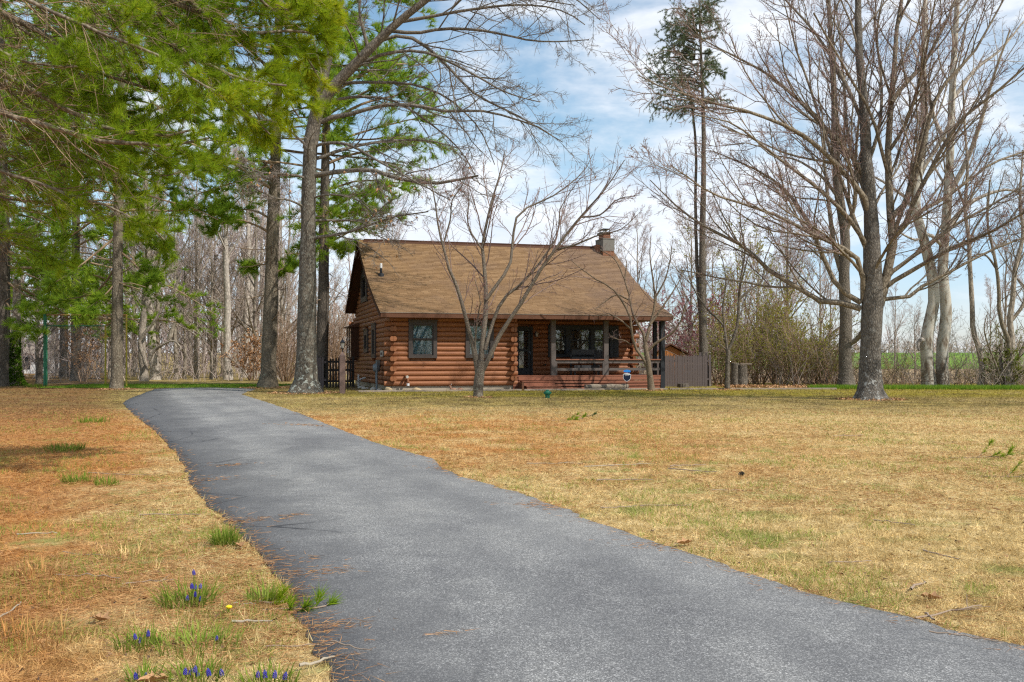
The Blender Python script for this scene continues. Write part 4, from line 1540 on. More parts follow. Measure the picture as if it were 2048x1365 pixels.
# --- conifers
def pine(name, label, base, Y, trunk, w0, w1, seed, crown0, crown1, limb, nl, mats, per=(7, 4), tuft=(8, 9, .26, .024), droop=-.03, dead=10, group=None, flare=1.25, t_from=.35, angle=(65, 95), bias=None, tall=.35, extra=None):
    g = np.random.default_rng(seed)
    TP, TR = trunk_line(trunk, Y, w0, w1, 34, flare, g, .006)
    L, LRr = grow(g, TP, TR, nl, crown0, crown1, angle, limb, 12, .06, (0, 0, droop), .30, .013, .014, .3, shape=tall)
    if bias is not None:
        k = (L[:, -1] - L[:, 0]) @ np.array(bias) > -.2
        L, LRr = L[k], LRr[k]
    if extra is not None:
        e, er = limb_set(extra, Y, g, 12)
        L, LRr = np.concatenate([L, e]), np.concatenate([LRr, er])
    c1, r1 = grow(g, L, LRr, per[0], t_from, .99, (30, 60), .38, 6, .08, (0, 0, .035), .6, .010, .006, .5, flat=.75, shape=.5)
    c2, r2 = grow(g, c1, r1, per[1], .2, 1, (30, 60), .45, 4, .12, (0, 0, .05), .6, .010, .005, .6, flat=.4, lmin=.25)
    al = np.concatenate([along(g, c2, tuft[0], .15, 1)[0], along(g, c1, tuft[0], .3, 1)[0]])
    dr = np.concatenate([along(g, c2, tuft[0], .15, 1)[1], along(g, c1, tuft[0], .3, 1)[1]])
    dr = nrm(dr + (0, 0, .35))
    t = thing(name, base, label, 'tree', group)
    lst = [('trunk', [(TP, TR, 14)], M[mats[0]], .03), ('limb', [(L, LRr, 6), (c1[:, ::2], r1[:, ::2], 3)], M['twig_dead'], 0)]
    if dead:
        D, DR = grow(g, TP, TR, dead, .12, crown0 + .1, (70, 100), .10, 6, .12, (0, 0, -.02), .2, .012, .008, .5)
        D2, DR2 = grow(g, D, DR, 4, .3, 1, (30, 60), .5, 4, .15, (0, 0, 0), .6, .01, .005, .6)
        lst.append(('dead_branch', [(D, DR, 5), (D2, DR2, 3)], M['twig_dead'], 0))
    tree_parts(t, base, lst)
    v, f = tufts(g, al - base, dr, tuft[1], tuft[2], tuft[3], .75)
    tag(link('crown', npmesh('crown', v, f), t, M[mats[1]]), kind='stuff')
    return t


Y = gY(779)
pine('pine_tree', 'straight pine trunk at the left edge of the driveway end with foliage starting halfway up', np.array([(233 - 1024) / F * Y, Y, 0]), Y,
     [(233, 781), (234, 700), (235, 600), (236, 500), (237, 420), (240, 300), (243, 150), (246, 0), (250, -200)], 24, 9, 201, .36, .98, .30, 44, ('bark_pine', 'needle_back'), (12, 5), (4, 8, .34, .026), -.03, 10,
     extra=[([(236, 500), (260, 520), (285, 545), (312, 570)], 5, 1.5, -.5), ([(236, 470), (200, 500), (150, 540), (95, 575)], 6, 1.5, -1), ([(236, 430), (190, 440), (130, 480), (70, 500)], 6, 1.5, 1),
            ([(236, 520), (215, 560), (180, 590), (120, 600)], 5, 1.5, 1), ([(236, 440), (280, 450), (300, 480), (330, 500)], 5, 1.5, 1), ([(236, 560), (200, 600), (160, 625)], 4, 1.5, -1)])
Y = gY(776)
pine('pine_tree', 'tall pine trunk leaning slightly right, left neighbour of the big grey oak', np.array([(535 - 1024) / F * Y, Y, 0]), Y,
     [(535, 777), (538, 700), (542, 600), (545, 480), (549, 380), (552, 280), (555, 150), (558, 0), (560, -200)], 31, 10, 202, .40, .98, .26, 34, ('bark_pine', 'needle_back'), (12, 5), (4, 8, .34, .026), -.03, 16, flare=1.5,
     extra=[([(545, 470), (510, 450), (470, 440), (418, 455)], 6, 1.5, -1), ([(544, 530), (520, 530), (490, 540)], 4, 1.5, 1), ([(546, 440), (500, 420), (440, 425)], 5, 1.5, 2), ([(543, 560), (560, 540), (590, 530)], 4, 1.5, 2)])
Y = 45.0
pine('dark_pine_tree', 'dark trunked pine half hidden behind the big oak, right of it', np.array([(646 - 1024) / F * Y, Y, 0]), Y,
     [(641, 770), (644, 700), (647, 600), (648, 500), (649, 400), (652, 280), (655, 150), (660, 0), (664, -160)], 25, 8, 203, .28, .98, .32, 40, ('bark_pine_dark', 'needle_back'), (12, 5), (4, 8, .34, .026), -.03, 12,
     extra=[([(650, 330), (700, 310), (760, 300), (820, 290)], 7, 2, 2), ([(652, 250), (720, 210), (800, 190), (860, 180)], 7, 2, 1), ([(650, 400), (700, 390), (750, 380), (790, 370)], 6, 2, -1), ([(655, 200), (720, 150), (790, 130), (850, 130)], 6, 2, 2),
            ([(648, 500), (670, 490), (690, 500)], 4, 1.5, -1), ([(652, 290), (740, 260), (820, 240), (865, 230)], 6, 2, 3), ([(655, 230), (740, 180), (830, 150)], 6, 2, -1), ([(650, 420), (690, 430), (740, 415)], 4, 1.5, 1)])
Y = 47.0
pine('pine_tree', 'pine trunk at the far left edge beside the ivy covered trunk', np.array([(3 - 1024) / F * Y, Y, 0]), Y,
     [(2, 773), (6, 700), (8, 600), (10, 500), (8, 400), (4, 280), (2, 150), (0, 0), (0, -160)], 25, 9, 204, .22, .98, .34, 44, ('bark_pine_dark', 'needle_back'), (12, 5), (4, 8, .34, .026), -.04, 16,
     extra=[([(10, 560), (50, 590), (90, 600), (130, 590)], 5, 1.5, -2), ([(10, 500), (60, 520), (110, 540)], 5, 1.5, -2), ([(8, 600), (40, 640), (70, 660)], 4, 1.5, -2)])
Y = 58.0
pine('pine_tree', 'pine standing further back whose low green boughs hang over the net cage', np.array([(150 - 1024) / F * Y, Y, 0]), Y,
     [(152, 762), (152, 600), (152, 450), (154, 300), (156, 100), (158, -60)], 20, 6, 205, .14, .98, .36, 46, ('bark_pine_dark', 'needle_back'), (9, 5), (4, 8, .38, .036), -.05, 8)
pv = [o for o in COL.objects if o.name.startswith('pine_tree')]
copy_tree(pv[3], ((128 - 1024) / F * 68, 68, 0), 2.0, 1.0, 'pine deep in shade behind the net cage, left of its middle')
copy_tree(pv[0], ((-30 - 1024) / F * 58, 58, 0), 4.0, 1.05, 'pine just outside the far left trunk, further back')
# spruce with bare lower trunk and a second stem, right of the cabin
Y = 47.5
base = np.array([(1408 - 1024) / F * Y, Y, 0])
g = np.random.default_rng(206)
TP, TR = trunk_line([(1410, 775), (1407, 700), (1405, 600), (1405, 480), (1407, 360), (1407, 240), (1403, 130), (1400, 60), (1398, -4)], Y, 19, 3, 34, 1.5, g, .004)
T2, T2R = trunk_line([(1404, 640), (1398, 600), (1393, 500), (1391, 400), (1392, 300), (1385, 220), (1375, 160)], Y + .3, 8, 4, 34, 1.0, g, .006)
ld = []
for q in range(66):
    yy = 226 - 214 * (q / 66) + g.uniform(-7, 7)
    sd = -1 if g.random() < .62 else 1
    hq = (226 - yy) / 222
    ln = (134 * (1 - .62 * hq) if sd < 0 else 58 * (1.05 - .45 * hq)) * g.uniform(.35, 1.06) * (1 if hq > .06 else .8)
    r1_, r2_, dr_ = g.uniform(-16, 2), g.uniform(-18, 10), g.uniform(-10, 22)
    x0_ = 1404 if g.random() < .7 else 1390
    ld.append(([(x0_, yy), (x0_ + sd * ln * g.uniform(.3, .45), yy + r1_), (x0_ + sd * ln * .75, yy + r1_ + r2_ * .5), (x0_ + sd * ln, yy + r1_ + dr_)], 3.4, 1.0, g.uniform(-2.4, 2.4)))
LP, LR = limb_set(ld, Y, g, 12)
c1, r1 = grow(g, LP, LR, 13, .04, .99, (30, 80), .42, 5, .18, (0, 0, -.03), .6, .01, .005, .5, flat=.1)
al, dr = along(g, c1, 17, .05, 1)
a2, d2 = along(g, LP, 12, .1, 1)
t = thing('spruce_tree', base, 'tall spruce with long bare trunk and one sided dark crown right of the cabin', 'tree')
D, DR = grow(g, TP, TR, 26, .2, .8, (60, 90), .09, 6, .1, (0, 0, -.01), .3, .01, .006, .5)
tree_parts(t, base, [('trunk', [(TP, TR, 12), (T2, T2R, 9)], M['bark_grey'], .03), ('limb', [(LP, LR, 5), (c1, r1, 3)], M['twig_grey'], 0), ('limb', [(D, DR, 4)], M['twig_grey'], 0)])
v, f = tufts(g, np.concatenate([al, a2]) - base, np.concatenate([dr, d2]), 4, .15, .016, .85)
tag(link('crown', npmesh('crown', v, f), t, M['needle_spruce']), kind='stuff')

# --- pine outside the frame on the left, its limbs sweeping into view
g = np.random.default_rng(207)
Y = 10.5
base = np.array([-6.4, 10.8, 0.0])
top = np.stack([base + np.array([.03 * k, .02 * k, k * .5 - .05]) for k in range(36)])[None]
TR = (np.linspace(.27, .10, 36) * (1 + .4 * np.exp(-np.arange(36) * 1.2)))[None]
ld = [
    ([(-200, -110), (0, 20), (85, 68), (164, 130), (273, 171), (330, 180)], 16, 4, .6),
    ([(-200, 20), (0, 143), (85, 191), (154, 232), (239, 263), (325, 270), (380, 262)], 14, 4, .2),
    ([(-200, 120), (0, 222), (68, 246), (154, 270), (212, 284), (342, 289), (420, 276)], 13, 4, -.5),
    ([(-120, 90), (58, 169), (130, 181), (185, 198), (256, 236), (325, 248)], 9, 3, .8),
    ([(180, -120), (342, 0), (410, 27), (461, 58), (495, 65), (581, 62), (640, 70)], 13, 4, .9),
    ([(60, -110), (205, 0), (273, 44), (369, 103), (437, 140), (506, 167), (570, 170)], 11, 3.5, .3),
    ([(-60, -60), (126, 34), (239, 79), (318, 113), (376, 150), (440, 190)], 8, 3, -.6),
    ([(-160, 270), (0, 342), (68, 362), (137, 390), (205, 410), (308, 460), (330, 480)], 8, 2.5, .4),
    ([(-160, 250), (0, 273), (96, 280), (160, 292), (219, 301)], 8, 2.5, .6),
    ([(-160, 10), (0, 103), (82, 130), (154, 133)], 9, 2.5, -.4),
    ([(-160, 330), (0, 395), (60, 400), (120, 412), (158, 402)], 6, 2.5, .8),
    ([(330, -160), (480, -40), (560, 40), (610, 110), (640, 160)], 9, 3, 1.5),
    ([(250, -110), (400, 20), (510, 110), (570, 190), (600, 235)], 9, 3, 1.1),
    ([(100, -70), (300, 60), (430, 160), (500, 230), (540, 270)], 9, 3, .7),
    ([(100, -160), (250, -30), (380, 80), (480, 190), (520, 240)], 8, 3, 1.8),
    ([(420, -160), (560, -60), (640, 20), (660, 70)], 8, 3, 1.0),
    ([(-100, -160), (60, -60), (180, 20), (300, 60), (400, 70)], 9, 3, 1.6),
    ([(-160, 420), (-20, 470), (70, 500), (130, 520)], 6, 2, 1.5),
    ([(-160, 180), (0, 300), (90, 320), (180, 350), (260, 370)], 7, 2.5, 1.4),
    ([(-100, -40), (100, 100), (220, 200), (300, 300), (360, 330)], 7, 2.5, 1.8),
    ([(-160, 60), (40, 200), (150, 300), (240, 340), (330, 350), (400, 330)], 7, 2.5, 2.2),
]
LP, LR = limb_set(ld, Y, g, 16)
LR *= 1.2
root_pts = np.array([top[0, int(min(34, max(4, z / .5)))] for z in LP[:, 0, 2]])
conn = np.stack([root_pts * (1 - s) + LP[:, 0] * s for s in np.linspace(0, 1, 5)], 1)
connR = np.repeat(LR[:, :1], 5, 1) * np.linspace(1.3, 1, 5)[None]
c1, r1 = grow(g, LP, LR, 24, .22, .99, (22, 58), .28, 7, .07, (0, 0, .02), .5, .008, .0028, .45, flat=.5, shape=.45)
c2, r2 = grow(g, c1, r1, 5, .2, 1, (25, 55), .42, 5, .11, (0, 0, .05), .6, .008, .002, .5, flat=.3, lmin=.10)
# dead twigs along the inner half of each limb
dd, ddr = grow(g, LP, LR, 34, .06, .66, (20, 60), .26, 7, .09, (.03, 0, -.04), .4, .007, .0032, .45, shape=.3)
d2_, d2r = grow(g, dd, ddr, 3, .2, 1, (25, 60), .5, 4, .14, (0, 0, -.02), .6, .006, .0024, .6)
pa, da = along(g, c2, 9, .15, 1)
pb, db = along(g, c1, 12, .35, 1)
pp, ddv = np.concatenate([pa, pb]), np.concatenate([da, db])
ddv = nrm(ddv + (0, 0, .15))
t = thing('overhanging_pine', base, 'near pine at the left whose long twiggy limbs and green needles sweep overhead', 'tree')
tree_parts(t, base, [('trunk', [(top, TR, 14)], M['bark_pine'], .03), ('limb', [(LP, LR, 8), (conn, connR, 8), (c1, r1, 3), (c2[:, ::2], r2[:, ::2], 3)], M['limb_maple'], .02), ('dead_branch', [(dd, ddr, 4), (d2_, d2r, 3)], M['twig_dead'], 0)])
ximg = pp[:, 0] / pp[:, 1] * F + 1024
kp = g.random(len(pp)) < np.clip((ximg - 20) / 240, .22, 1.0)
pp, ddv, ximg = pp[kp], ddv[kp], ximg[kp]
br = (g.random(len(pp)) < np.clip((ximg - 330) / 260, .08, .85))
for sel, mm in ((br, 'needle_bright'), (~br, 'needle_mid')):
    v, f = tufts(g, pp[sel] - base, ddv[sel], 9, .115, .0052, .8)
    tag(link('crown', npmesh('crown', v, f), t, M[mm]), kind='stuff')

# ---------------------------------------------------------------- woodland
def proto_bare(seed, h, r0, nl, per, lean=.03, spread=(25, 50), low=.32, up=.06, fork=False):
    g = np.random.default_rng(seed)
    n = 18
    z = np.linspace(-.1, h, n)
    P = np.stack([np.cumsum(g.normal(size=n) * lean * h / n), np.cumsum(g.normal(size=n) * lean * h / n), z], 1)[None]
    P[:, :, :2] -= P[:, :1, :2]
    R = (np.linspace(1, .16, n) ** 1.0 * r0)[None]
    R[0, 0] *= 1.3
    L, LR_ = grow(g, P, R, nl, low, .97, spread, .42, 12, .07, (0, 0, up), .6, .017, .014, .3)
    c1, r1 = grow(g, L, LR_, per[0], .2, .98, (25, 52), .42, 6, .11, (0, 0, up), .6, .013, .010, .4)
    c2, r2 = grow(g, c1, r1, per[1], .15, 1, (25, 55), .46, 4, .16, (0, 0, up), .6, .013, .0085, .5, lmin=.3)
    c3, r3 = grow(g, c2, r2, per[2], .15, 1, (25, 60), .5, 3, .2, (0, 0, up), .7, .013, .0075, .6, lmin=.2)
    return [('trunk', [(P, R, 10), (L, LR_, 6)], .03), ('crown', [(c1, r1, 4), (c2, r2, 3), (c3, r3, 3)], 0)]


def make_proto(args, mats, name, loc, label, group=None):
    t = thing(name, loc, label, 'tree', group)
    for nm, lst, lump in proto_bare(*args[:5], **args[5]):
        V, Q = join([tubes(P, R, sd, lump, 3) for P, R, sd in lst])
        link(nm, npmesh(nm, V, Q, True), t, M[mats[0] if nm == 'trunk' else mats[1]])
    return t


def on(px, Y):
    x = (px - 1024) / F * Y
    return (x, Y, float(terrain(x, Y)))


GW = 'bare trees of the woodland beyond the driveway'
GR = 'bare trees of the hedgerow beside the field'
LW = 'bare grey woodland tree among many alike beyond the end of the driveway'
LR2 = 'bare tree among many alike in the hedgerow right of the cabin'
# distinct ones first, each with its own words
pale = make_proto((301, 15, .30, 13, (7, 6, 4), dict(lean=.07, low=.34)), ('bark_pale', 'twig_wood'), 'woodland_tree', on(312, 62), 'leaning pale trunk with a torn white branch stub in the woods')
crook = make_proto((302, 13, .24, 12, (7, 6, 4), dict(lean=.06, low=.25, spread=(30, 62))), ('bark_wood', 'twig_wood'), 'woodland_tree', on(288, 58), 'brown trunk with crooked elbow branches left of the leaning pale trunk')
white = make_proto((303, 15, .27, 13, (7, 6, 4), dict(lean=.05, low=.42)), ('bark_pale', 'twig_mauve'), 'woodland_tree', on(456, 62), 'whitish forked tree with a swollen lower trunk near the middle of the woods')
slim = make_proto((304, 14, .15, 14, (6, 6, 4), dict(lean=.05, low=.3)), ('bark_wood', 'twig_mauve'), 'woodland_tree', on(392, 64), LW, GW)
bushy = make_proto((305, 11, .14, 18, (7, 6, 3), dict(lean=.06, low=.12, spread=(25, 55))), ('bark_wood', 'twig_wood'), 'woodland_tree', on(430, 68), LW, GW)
g = np.random.default_rng(300)
m_ = MB()
# crooked limbs traced on two of them
Yp = 57.5
P, R = limb_set([([(292, 730), (285, 705), (278, 690), (282, 675), (296, 660), (320, 625), (350, 575), (365, 540)], 9, 3, -.5), ([(298, 720), (310, 700), (325, 690), (345, 682), (358, 690), (362, 700)], 8, 2.5, -.5)], Yp, g)
V, Q = tubes(P - np.array(on(288, 58)), R, 7)
link('crooked_limb', npmesh('crooked_limb', V, Q, True), crook, M['bark_wood'])
P, R = limb_set([([(338, 680), (346, 655), (358, 635), (363, 620)], 10, 6, -.3)], 61.0, g)
V, Q = tubes(P - np.array(on(312, 62)), R, 7)
link('torn_limb', npmesh('torn_limb', V, Q, True), pale, M['bark_pale'])
protos = [slim, bushy, pale, crook, white]
for k in range(58):
    Yk = g.uniform(62, 100)
    px = g.uniform(-60, 790) if k % 3 else g.uniform(250, 560)
    if px > 690 and Yk < 75:
        Yk = 80
    src = protos[int(g.integers(0, 5))] if k % 3 == 0 else protos[int(g.integers(0, 2))]
    c = copy_tree(src, on(px, Yk), g.uniform(0, 6.28), g.uniform(.75, 1.15), LW)
    c['group'] = GW
# hedgerow on the right, behind the plank fence and across to the field
for k in range(24):
    Yk = g.uniform(56, 84)
    px = g.uniform(1120, 1690)
    c = copy_tree(protos[k % 2], on(px, Yk), g.uniform(0, 6.28), g.uniform(.5, .9), LR2, 'hedgerow_tree')
    c.name = 'hedgerow_tree'
    c['group'] = GR
for k, (px, Yk, s) in enumerate([(2070, 52, .9), (2120, 60, 1.0), (1790, 70, .45), (1830, 80, .5), (2010, 62, .7), (1745, 66, .5), (1980, 75, .5), (1640, 64, .8)]):
    c = copy_tree(protos[k % 2], on(px, Yk), g.uniform(0, 6.28), s, LR2)
    c.name = 'hedgerow_tree'
    c['group'] = GR


def zone_labels(objs, zones, words):
    """say where each one stands, then tell the ones that still read alike apart from left to right"""
    rows = {}
    for o in objs:
        px = o.location.x / o.location.y * F + 1024
        where = next(z for lim, z in zones if px < lim)
        rows.setdefault(words(o) + ' ' + where, []).append((px, o))
    ordn = ['leftmost', 'second from left', 'third from left', 'fourth from left', 'fifth from left', 'sixth from left', 'seventh from left', 'eighth from left', 'ninth from left', 'tenth from left', 'eleventh from left', 'twelfth from left']
    for lab, lst in rows.items():
        lst.sort(key=lambda q: q[0])
        for k, (_, o) in enumerate(lst):
            o['label'] = lab if len(lst) == 1 else lab + ', ' + (ordn[k] if k < len(lst) - 1 or k == 0 else 'rightmost')


def tree_words(o):
    s = o.scale[0]
    kind = {'crown.018': 'pale limbed', 'crown.019': 'crooked limbed', 'crown.020': 'pale trunked', 'crown.021': 'slim', 'crown.022': 'bushy'}
    d = [c.data.name for c in o.children if c.name.startswith('crown')][0]
    return ('near ' if o.location.y < 72 else 'distant ') + ('small ' if s < .85 else 'tall ') + KIND.get(d, 'slim') + ' bare tree'


KIND = {}
for src_, wd_ in zip(protos, ('slim', 'bushy', 'leaning', 'crooked', 'whitish')):
    KIND[[c.data.name for c in src_.children if c.name.startswith('crown')][0]] = wd_
zone_labels([o for o in COL.objects if o.get('group') == GW],
            [(0, 'off beyond the far left trunk'), (90, 'behind the ivy covered trunk'), (215, 'seen through the net cage'), (270, 'just right of the drive end pine'), (345, 'around the leaning pale trunk'), (430, 'beyond the drive end'),
             (505, 'by the whitish forked tree'), (590, 'behind the leaning pine trunk'), (655, 'behind the big oak'), (725, 'left of the cabin gable'), (9999, 'behind the cabin roof')], tree_words)
zone_labels([o for o in COL.objects if o.get('group') == GR],
            [(1200, 'behind the chimney'), (1310, 'behind the roof end'), (1390, 'behind the plank fence'), (1450, 'behind the spruce trunk'), (1520, 'behind the forked tree'), (1600, 'over the budding shrubs'), (1690, 'left of the maple trunk'),
             (1850, 'right of the maple trunk'), (2000, 'right of the sycamores'), (9999, 'behind the twisted stems')], tree_words)


# thickets: what nobody could count
def thicket(name, label, n, xr, yr, hr, m, seed, depth_r=.012, per=5, px=True):
    g = np.random.default_rng(seed)
    Yk = g.uniform(*yr, n)
    X = (g.uniform(*xr, n) - 1024) / F * Yk
    h = g.uniform(*hr, n) * (.6 + .8 * g.random(n) ** 2)
    P = np.empty((n, 6, 3))
    d = nrm(g.normal(size=(n, 3)) * (.38, .38, .0) + (0, 0, 1))
    P[:, 0] = np.stack([X, Yk, terrain(X, Yk) - .05], 1)
    for k in range(1, 6):
        d = nrm(d + g.normal(size=(n, 3)) * .17)
        P[:, k] = P[:, k - 1] + d * (h / 5)[:, None]
    R = np.linspace(1, .4, 6)[None] * (depth_r * (.6 + .8 * g.random(n)))[:, None]
    c1, r1 = grow(g, P, R, per, .15, 1, (20, 60), .5, 4, .2, (0, 0, .03), .7, .012, .006, .6)
    c2, r2 = grow(g, c1, r1, 2, .2, 1, (20, 60), .5, 3, .2, (0, 0, .03), .7, .012, .005, .7)
    V, Q = join([tubes(P, R, 4), tubes(c1, r1, 3), tubes(c2, r2, 3)])
    o = link(name, npmesh(name, V, Q, True), None, M[m])
    tag(o, label, None, None, 'stuff')
    return c1


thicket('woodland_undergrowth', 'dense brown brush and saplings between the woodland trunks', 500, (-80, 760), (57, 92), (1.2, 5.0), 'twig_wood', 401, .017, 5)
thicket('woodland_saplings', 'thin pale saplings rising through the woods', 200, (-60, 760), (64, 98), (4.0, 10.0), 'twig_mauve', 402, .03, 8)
thicket('hedgerow_undergrowth', 'tangled bramble and brush along the field edge', 430, (1240, 1700), (49, 66), (.8, 3.6), 'twig_wood', 403, .012, 5)
thicket('field_edge_brush', 'low tangled brush between the lawn and the brown field', 330, (1640, 2130), (46, 52), (.4, 1.3), 'twig_brown', 404, .009, 4)
thicket('bramble_clump', 'thorny tangle round the stems at the far right', 190, (1960, 2110), (43.5, 47), (.7, 2.4), 'twig_wood', 405, .010, 6)

thicket('hedgerow_saplings', 'thin grey saplings and briars standing between the lawn and the field', 270, (1540, 2140), (45.5, 54), (1.0, 4.2), 'twig_grey', 406, .014, 7)
# budding shrubs
def shrub(name, label, px, Yk, h, spread, seed, twm, leaf, nst=16, budn=3, bs=.08, group=None, cat='shrub', up=.05):
    g = np.random.default_rng(seed)
    b = np.array(on(px, Yk))
    P = np.empty((nst, 9, 3))
    a = g.uniform(0, 6.28, nst)
    d = nrm(np.stack([np.cos(a) * spread * g.random(nst), np.sin(a) * spread * g.random(nst), np.ones(nst)], 1))
    P[:, 0] = np.stack([np.cos(a) * .2, np.sin(a) * .2, np.full(nst, -.05)], 1)
    for k in range(1, 9):
        d = nrm(d + g.normal(size=(nst, 3)) * .1)
        P[:, k] = P[:, k - 1] + d * h / 8 * g.uniform(.7, 1.1, (nst, 1))
    R = np.repeat(np.linspace(.028, .009, 9)[None], nst, 0)
    c1, r1 = grow(g, P, R, 8, .15, 1, (25, 60), .36, 6, .14, (0, 0, up), .6, .012, .0065, .5)
    c2, r2 = grow(g, c1, r1, 5, .15, 1, (25, 60), .5, 4, .2, (0, 0, up), .6, .012, .0055, .6, lmin=.15)
    t = thing(name, b, label, cat, group)
    V, Q = join([tubes(P, R, 5), tubes(c1, r1, 4), tubes(c2, r2, 3)])
    link('stem', npmesh('stem', V, Q, True), t, M[twm])
    if leaf:
        p = along(g, c2, budn, .2, 1)[0]
        v, f = tufts(g, p, nrm(g.normal(size=p.shape) + (0, 0, .4)), 2, bs, bs * .62, 1.0)
        tag(link('foliage', npmesh('foliage', v, f), t, M[leaf]), kind='stuff')
    return t


shrub('redbud_tree', 'rosy pink flowering tree in haze behind the plank fence', 1362, 56.5, 5.4, .7, 501, 'twig_mauve', 'bud_pink', 20, 8, .095, None, 'tree')
shrub('redbud_tree', 'smaller dull pink tree seen through the porch opening', 1288, 62, 4.4, .7, 502, 'twig_mauve', 'bud_pink', 16, 5, .085, None, 'tree')
GS = 'yellow green budding shrubs of the hedgerow'
LS = 'twiggy shrub with fresh yellow green buds in the hedgerow right of the plank fence'
bsrc = [shrub('budding_shrub', LS, 1440, 50, 3.0, .9, 510, 'twig_brown', 'bud_green', 13, 2, .08, GS),
        shrub('budding_shrub', LS, 1500, 52, 4.6, .65, 511, 'twig_brown', 'bud_yellow', 13, 2, .085, GS)]
for k, (px, Yk, s) in enumerate([(1425, 49.0, .75), (1465, 51, .95), (1520, 50, .85), (1555, 51, 1.0), (1590, 52, .9), (1620, 50, .8), (1650, 53, .9), (1535, 56, 1.3), (1600, 57, 1.2), (1480, 58, 1.3), (1390, 58, .9), (1570, 49, .6), (1635, 49, .55), (1490, 49, .6), (1608, 47.5, .8), (1640, 48, .9), (1668, 47.5, .75), (1585, 48, .7), (1675, 50, .9), (1800, 50, .42), (1925, 48, .4), (1780, 49, .3)]):
    copy_tree(bsrc[k % 2], on(px, Yk), g.uniform(0, 6.28), s, LS)
zone_labels([o for o in COL.objects if o.get('group') == GS], [(1445, 'behind the plank fence end'), (1500, 'behind the forked tree'), (1560, 'midway to the maple'), (1700, 'left of the maple trunk'), (9999, 'right of the maple')],
            lambda o: ('low ' if o.scale[0] < .8 else 'tall ' if o.scale[0] > 1.1 else '') + 'budding shrub with yellow green twigs')
shrub('budding_tree', 'thin tree dotted with yellow green buds behind the small forked tree', 1475, 56, 9.5, .32, 512, 'twig_brown', 'bud_yellow', 10, 4, .10, None, 'tree')
shrub('budding_tree', 'taller thin tree with sparse yellow green buds right of the forked tree', 1545, 55, 8.0, .34, 520, 'twig_brown', 'bud_yellow', 9, 3, .10, None, 'tree')
shrub('budding_tree', 'bright yellow green budding tree against the pink one behind the fence', 1388, 62, 4.4, .5, 513, 'twig_green', 'bud_yellow', 10, 4, .09, None, 'tree')
shrub('green_bush', 'fresh green bramble bush at the foot of the twisted stems', 2008, 44.5, 2.0, 1.1, 514, 'twig_green', 'bud_green', 14, 4, .07)
shrub('green_bush', 'green leaved bush leaning against the kinked slim tree', 1985, 46.0, 3.2, .7, 515, 'twig_green', 'bud_green', 8, 2, .07)
shrub('tan_leaved_shrub', 'low shrub still holding tan dead leaves at the back of the woods', 505, 60, 3.0, .8, 516, 'twig_brown', 'dead_leaf', 12, 3, .12)
shrub('tan_leaved_shrub', 'sapling with orange brown dead leaves inside the net cage view', 165, 57, 4.4, .7, 517, 'twig_brown', 'dead_leaf', 9, 2, .14)
shrub('weeping_shrub', 'large rounded brown twiggy shrub left of the cabin gable', 668, 58, 5.6, .8, 518, 'twig_brown', None, 46, 0, 0, None, 'shrub', .02)
shrub('weeping_shrub', 'brown twiggy shrub between the pine trunk and the big oak', 572, 57, 4.4, .8, 519, 'twig_brown', None, 34, 0, 0, None, 'shrub', .02)

# far woods beyond the green field
g = np.random.default_rng(600)
parts = []
n = 260
Yk = g.uniform(218, 262, n)
X = g.uniform(-60, 330, n)
h = g.uniform(5.0, 9.5, n) * (.8 + .35 * np.sin(X * .11) * np.sin(X * .043 + 1))
P = np.empty((n, 7, 3))
P[:, 0] = np.stack([X, Yk, terrain(X, Yk) - .1], 1)
d = nrm(g.normal(size=(n, 3)) * (.1, .1, 0) + (0, 0, 1))
for k in range(1, 7):
    d = nrm(d + g.normal(size=(n, 3)) * .06)
    P[:, k] = P[:, k - 1] + d * (h / 6)[:, None]
R = np.linspace(.16, .04, 7)[None] * np.ones((n, 1))
c1, r1 = grow(g, P, R, 7, .12, 1, (25, 55), .42, 3, .12, (0, 0, .06), .6, .014, .05, .6)
c2, r2 = grow(g, c1, r1, 6, .1, 1, (25, 60), .55, 2, .2, (0, 0, .05), .7, .014, .042, .7)
V, Q = join([tubes(P, R, 4), tubes(c1, r1, 3), tubes(c2, r2, 3)])
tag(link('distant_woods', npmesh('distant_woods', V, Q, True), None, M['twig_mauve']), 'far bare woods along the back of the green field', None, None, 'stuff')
nb = 1500
Xb, Yb = g.uniform(-60, 330, nb), g.uniform(214, 262, nb)
Pb = np.empty((nb, 4, 3))
Pb[:, 0] = np.stack([Xb, Yb, terrain(Xb, Yb) - .1], 1)
d = nrm(g.normal(size=(nb, 3)) * (.5, .5, 0) + (0, 0, 1))
for k in range(1, 4):
    d = nrm(d + g.normal(size=(nb, 3)) * .2)
    Pb[:, k] = Pb[:, k - 1] + d * (g.uniform(.5, 1.2, nb))[:, None]
c1, r1 = grow(g, Pb, np.full((nb, 4), .06), 5, .1, 1, (20, 70), .7, 2, .2, (0, 0, .02), .7, .02, .06, .7)
V, Q = join([tubes(Pb, np.full((nb, 4), .05), 3), tubes(c1, r1, 3)])
tag(link('distant_brush', npmesh('distant_brush', V, Q, True), None, M['twig_wood']), 'low brush at the foot of the far woods', None, None, 'stuff')
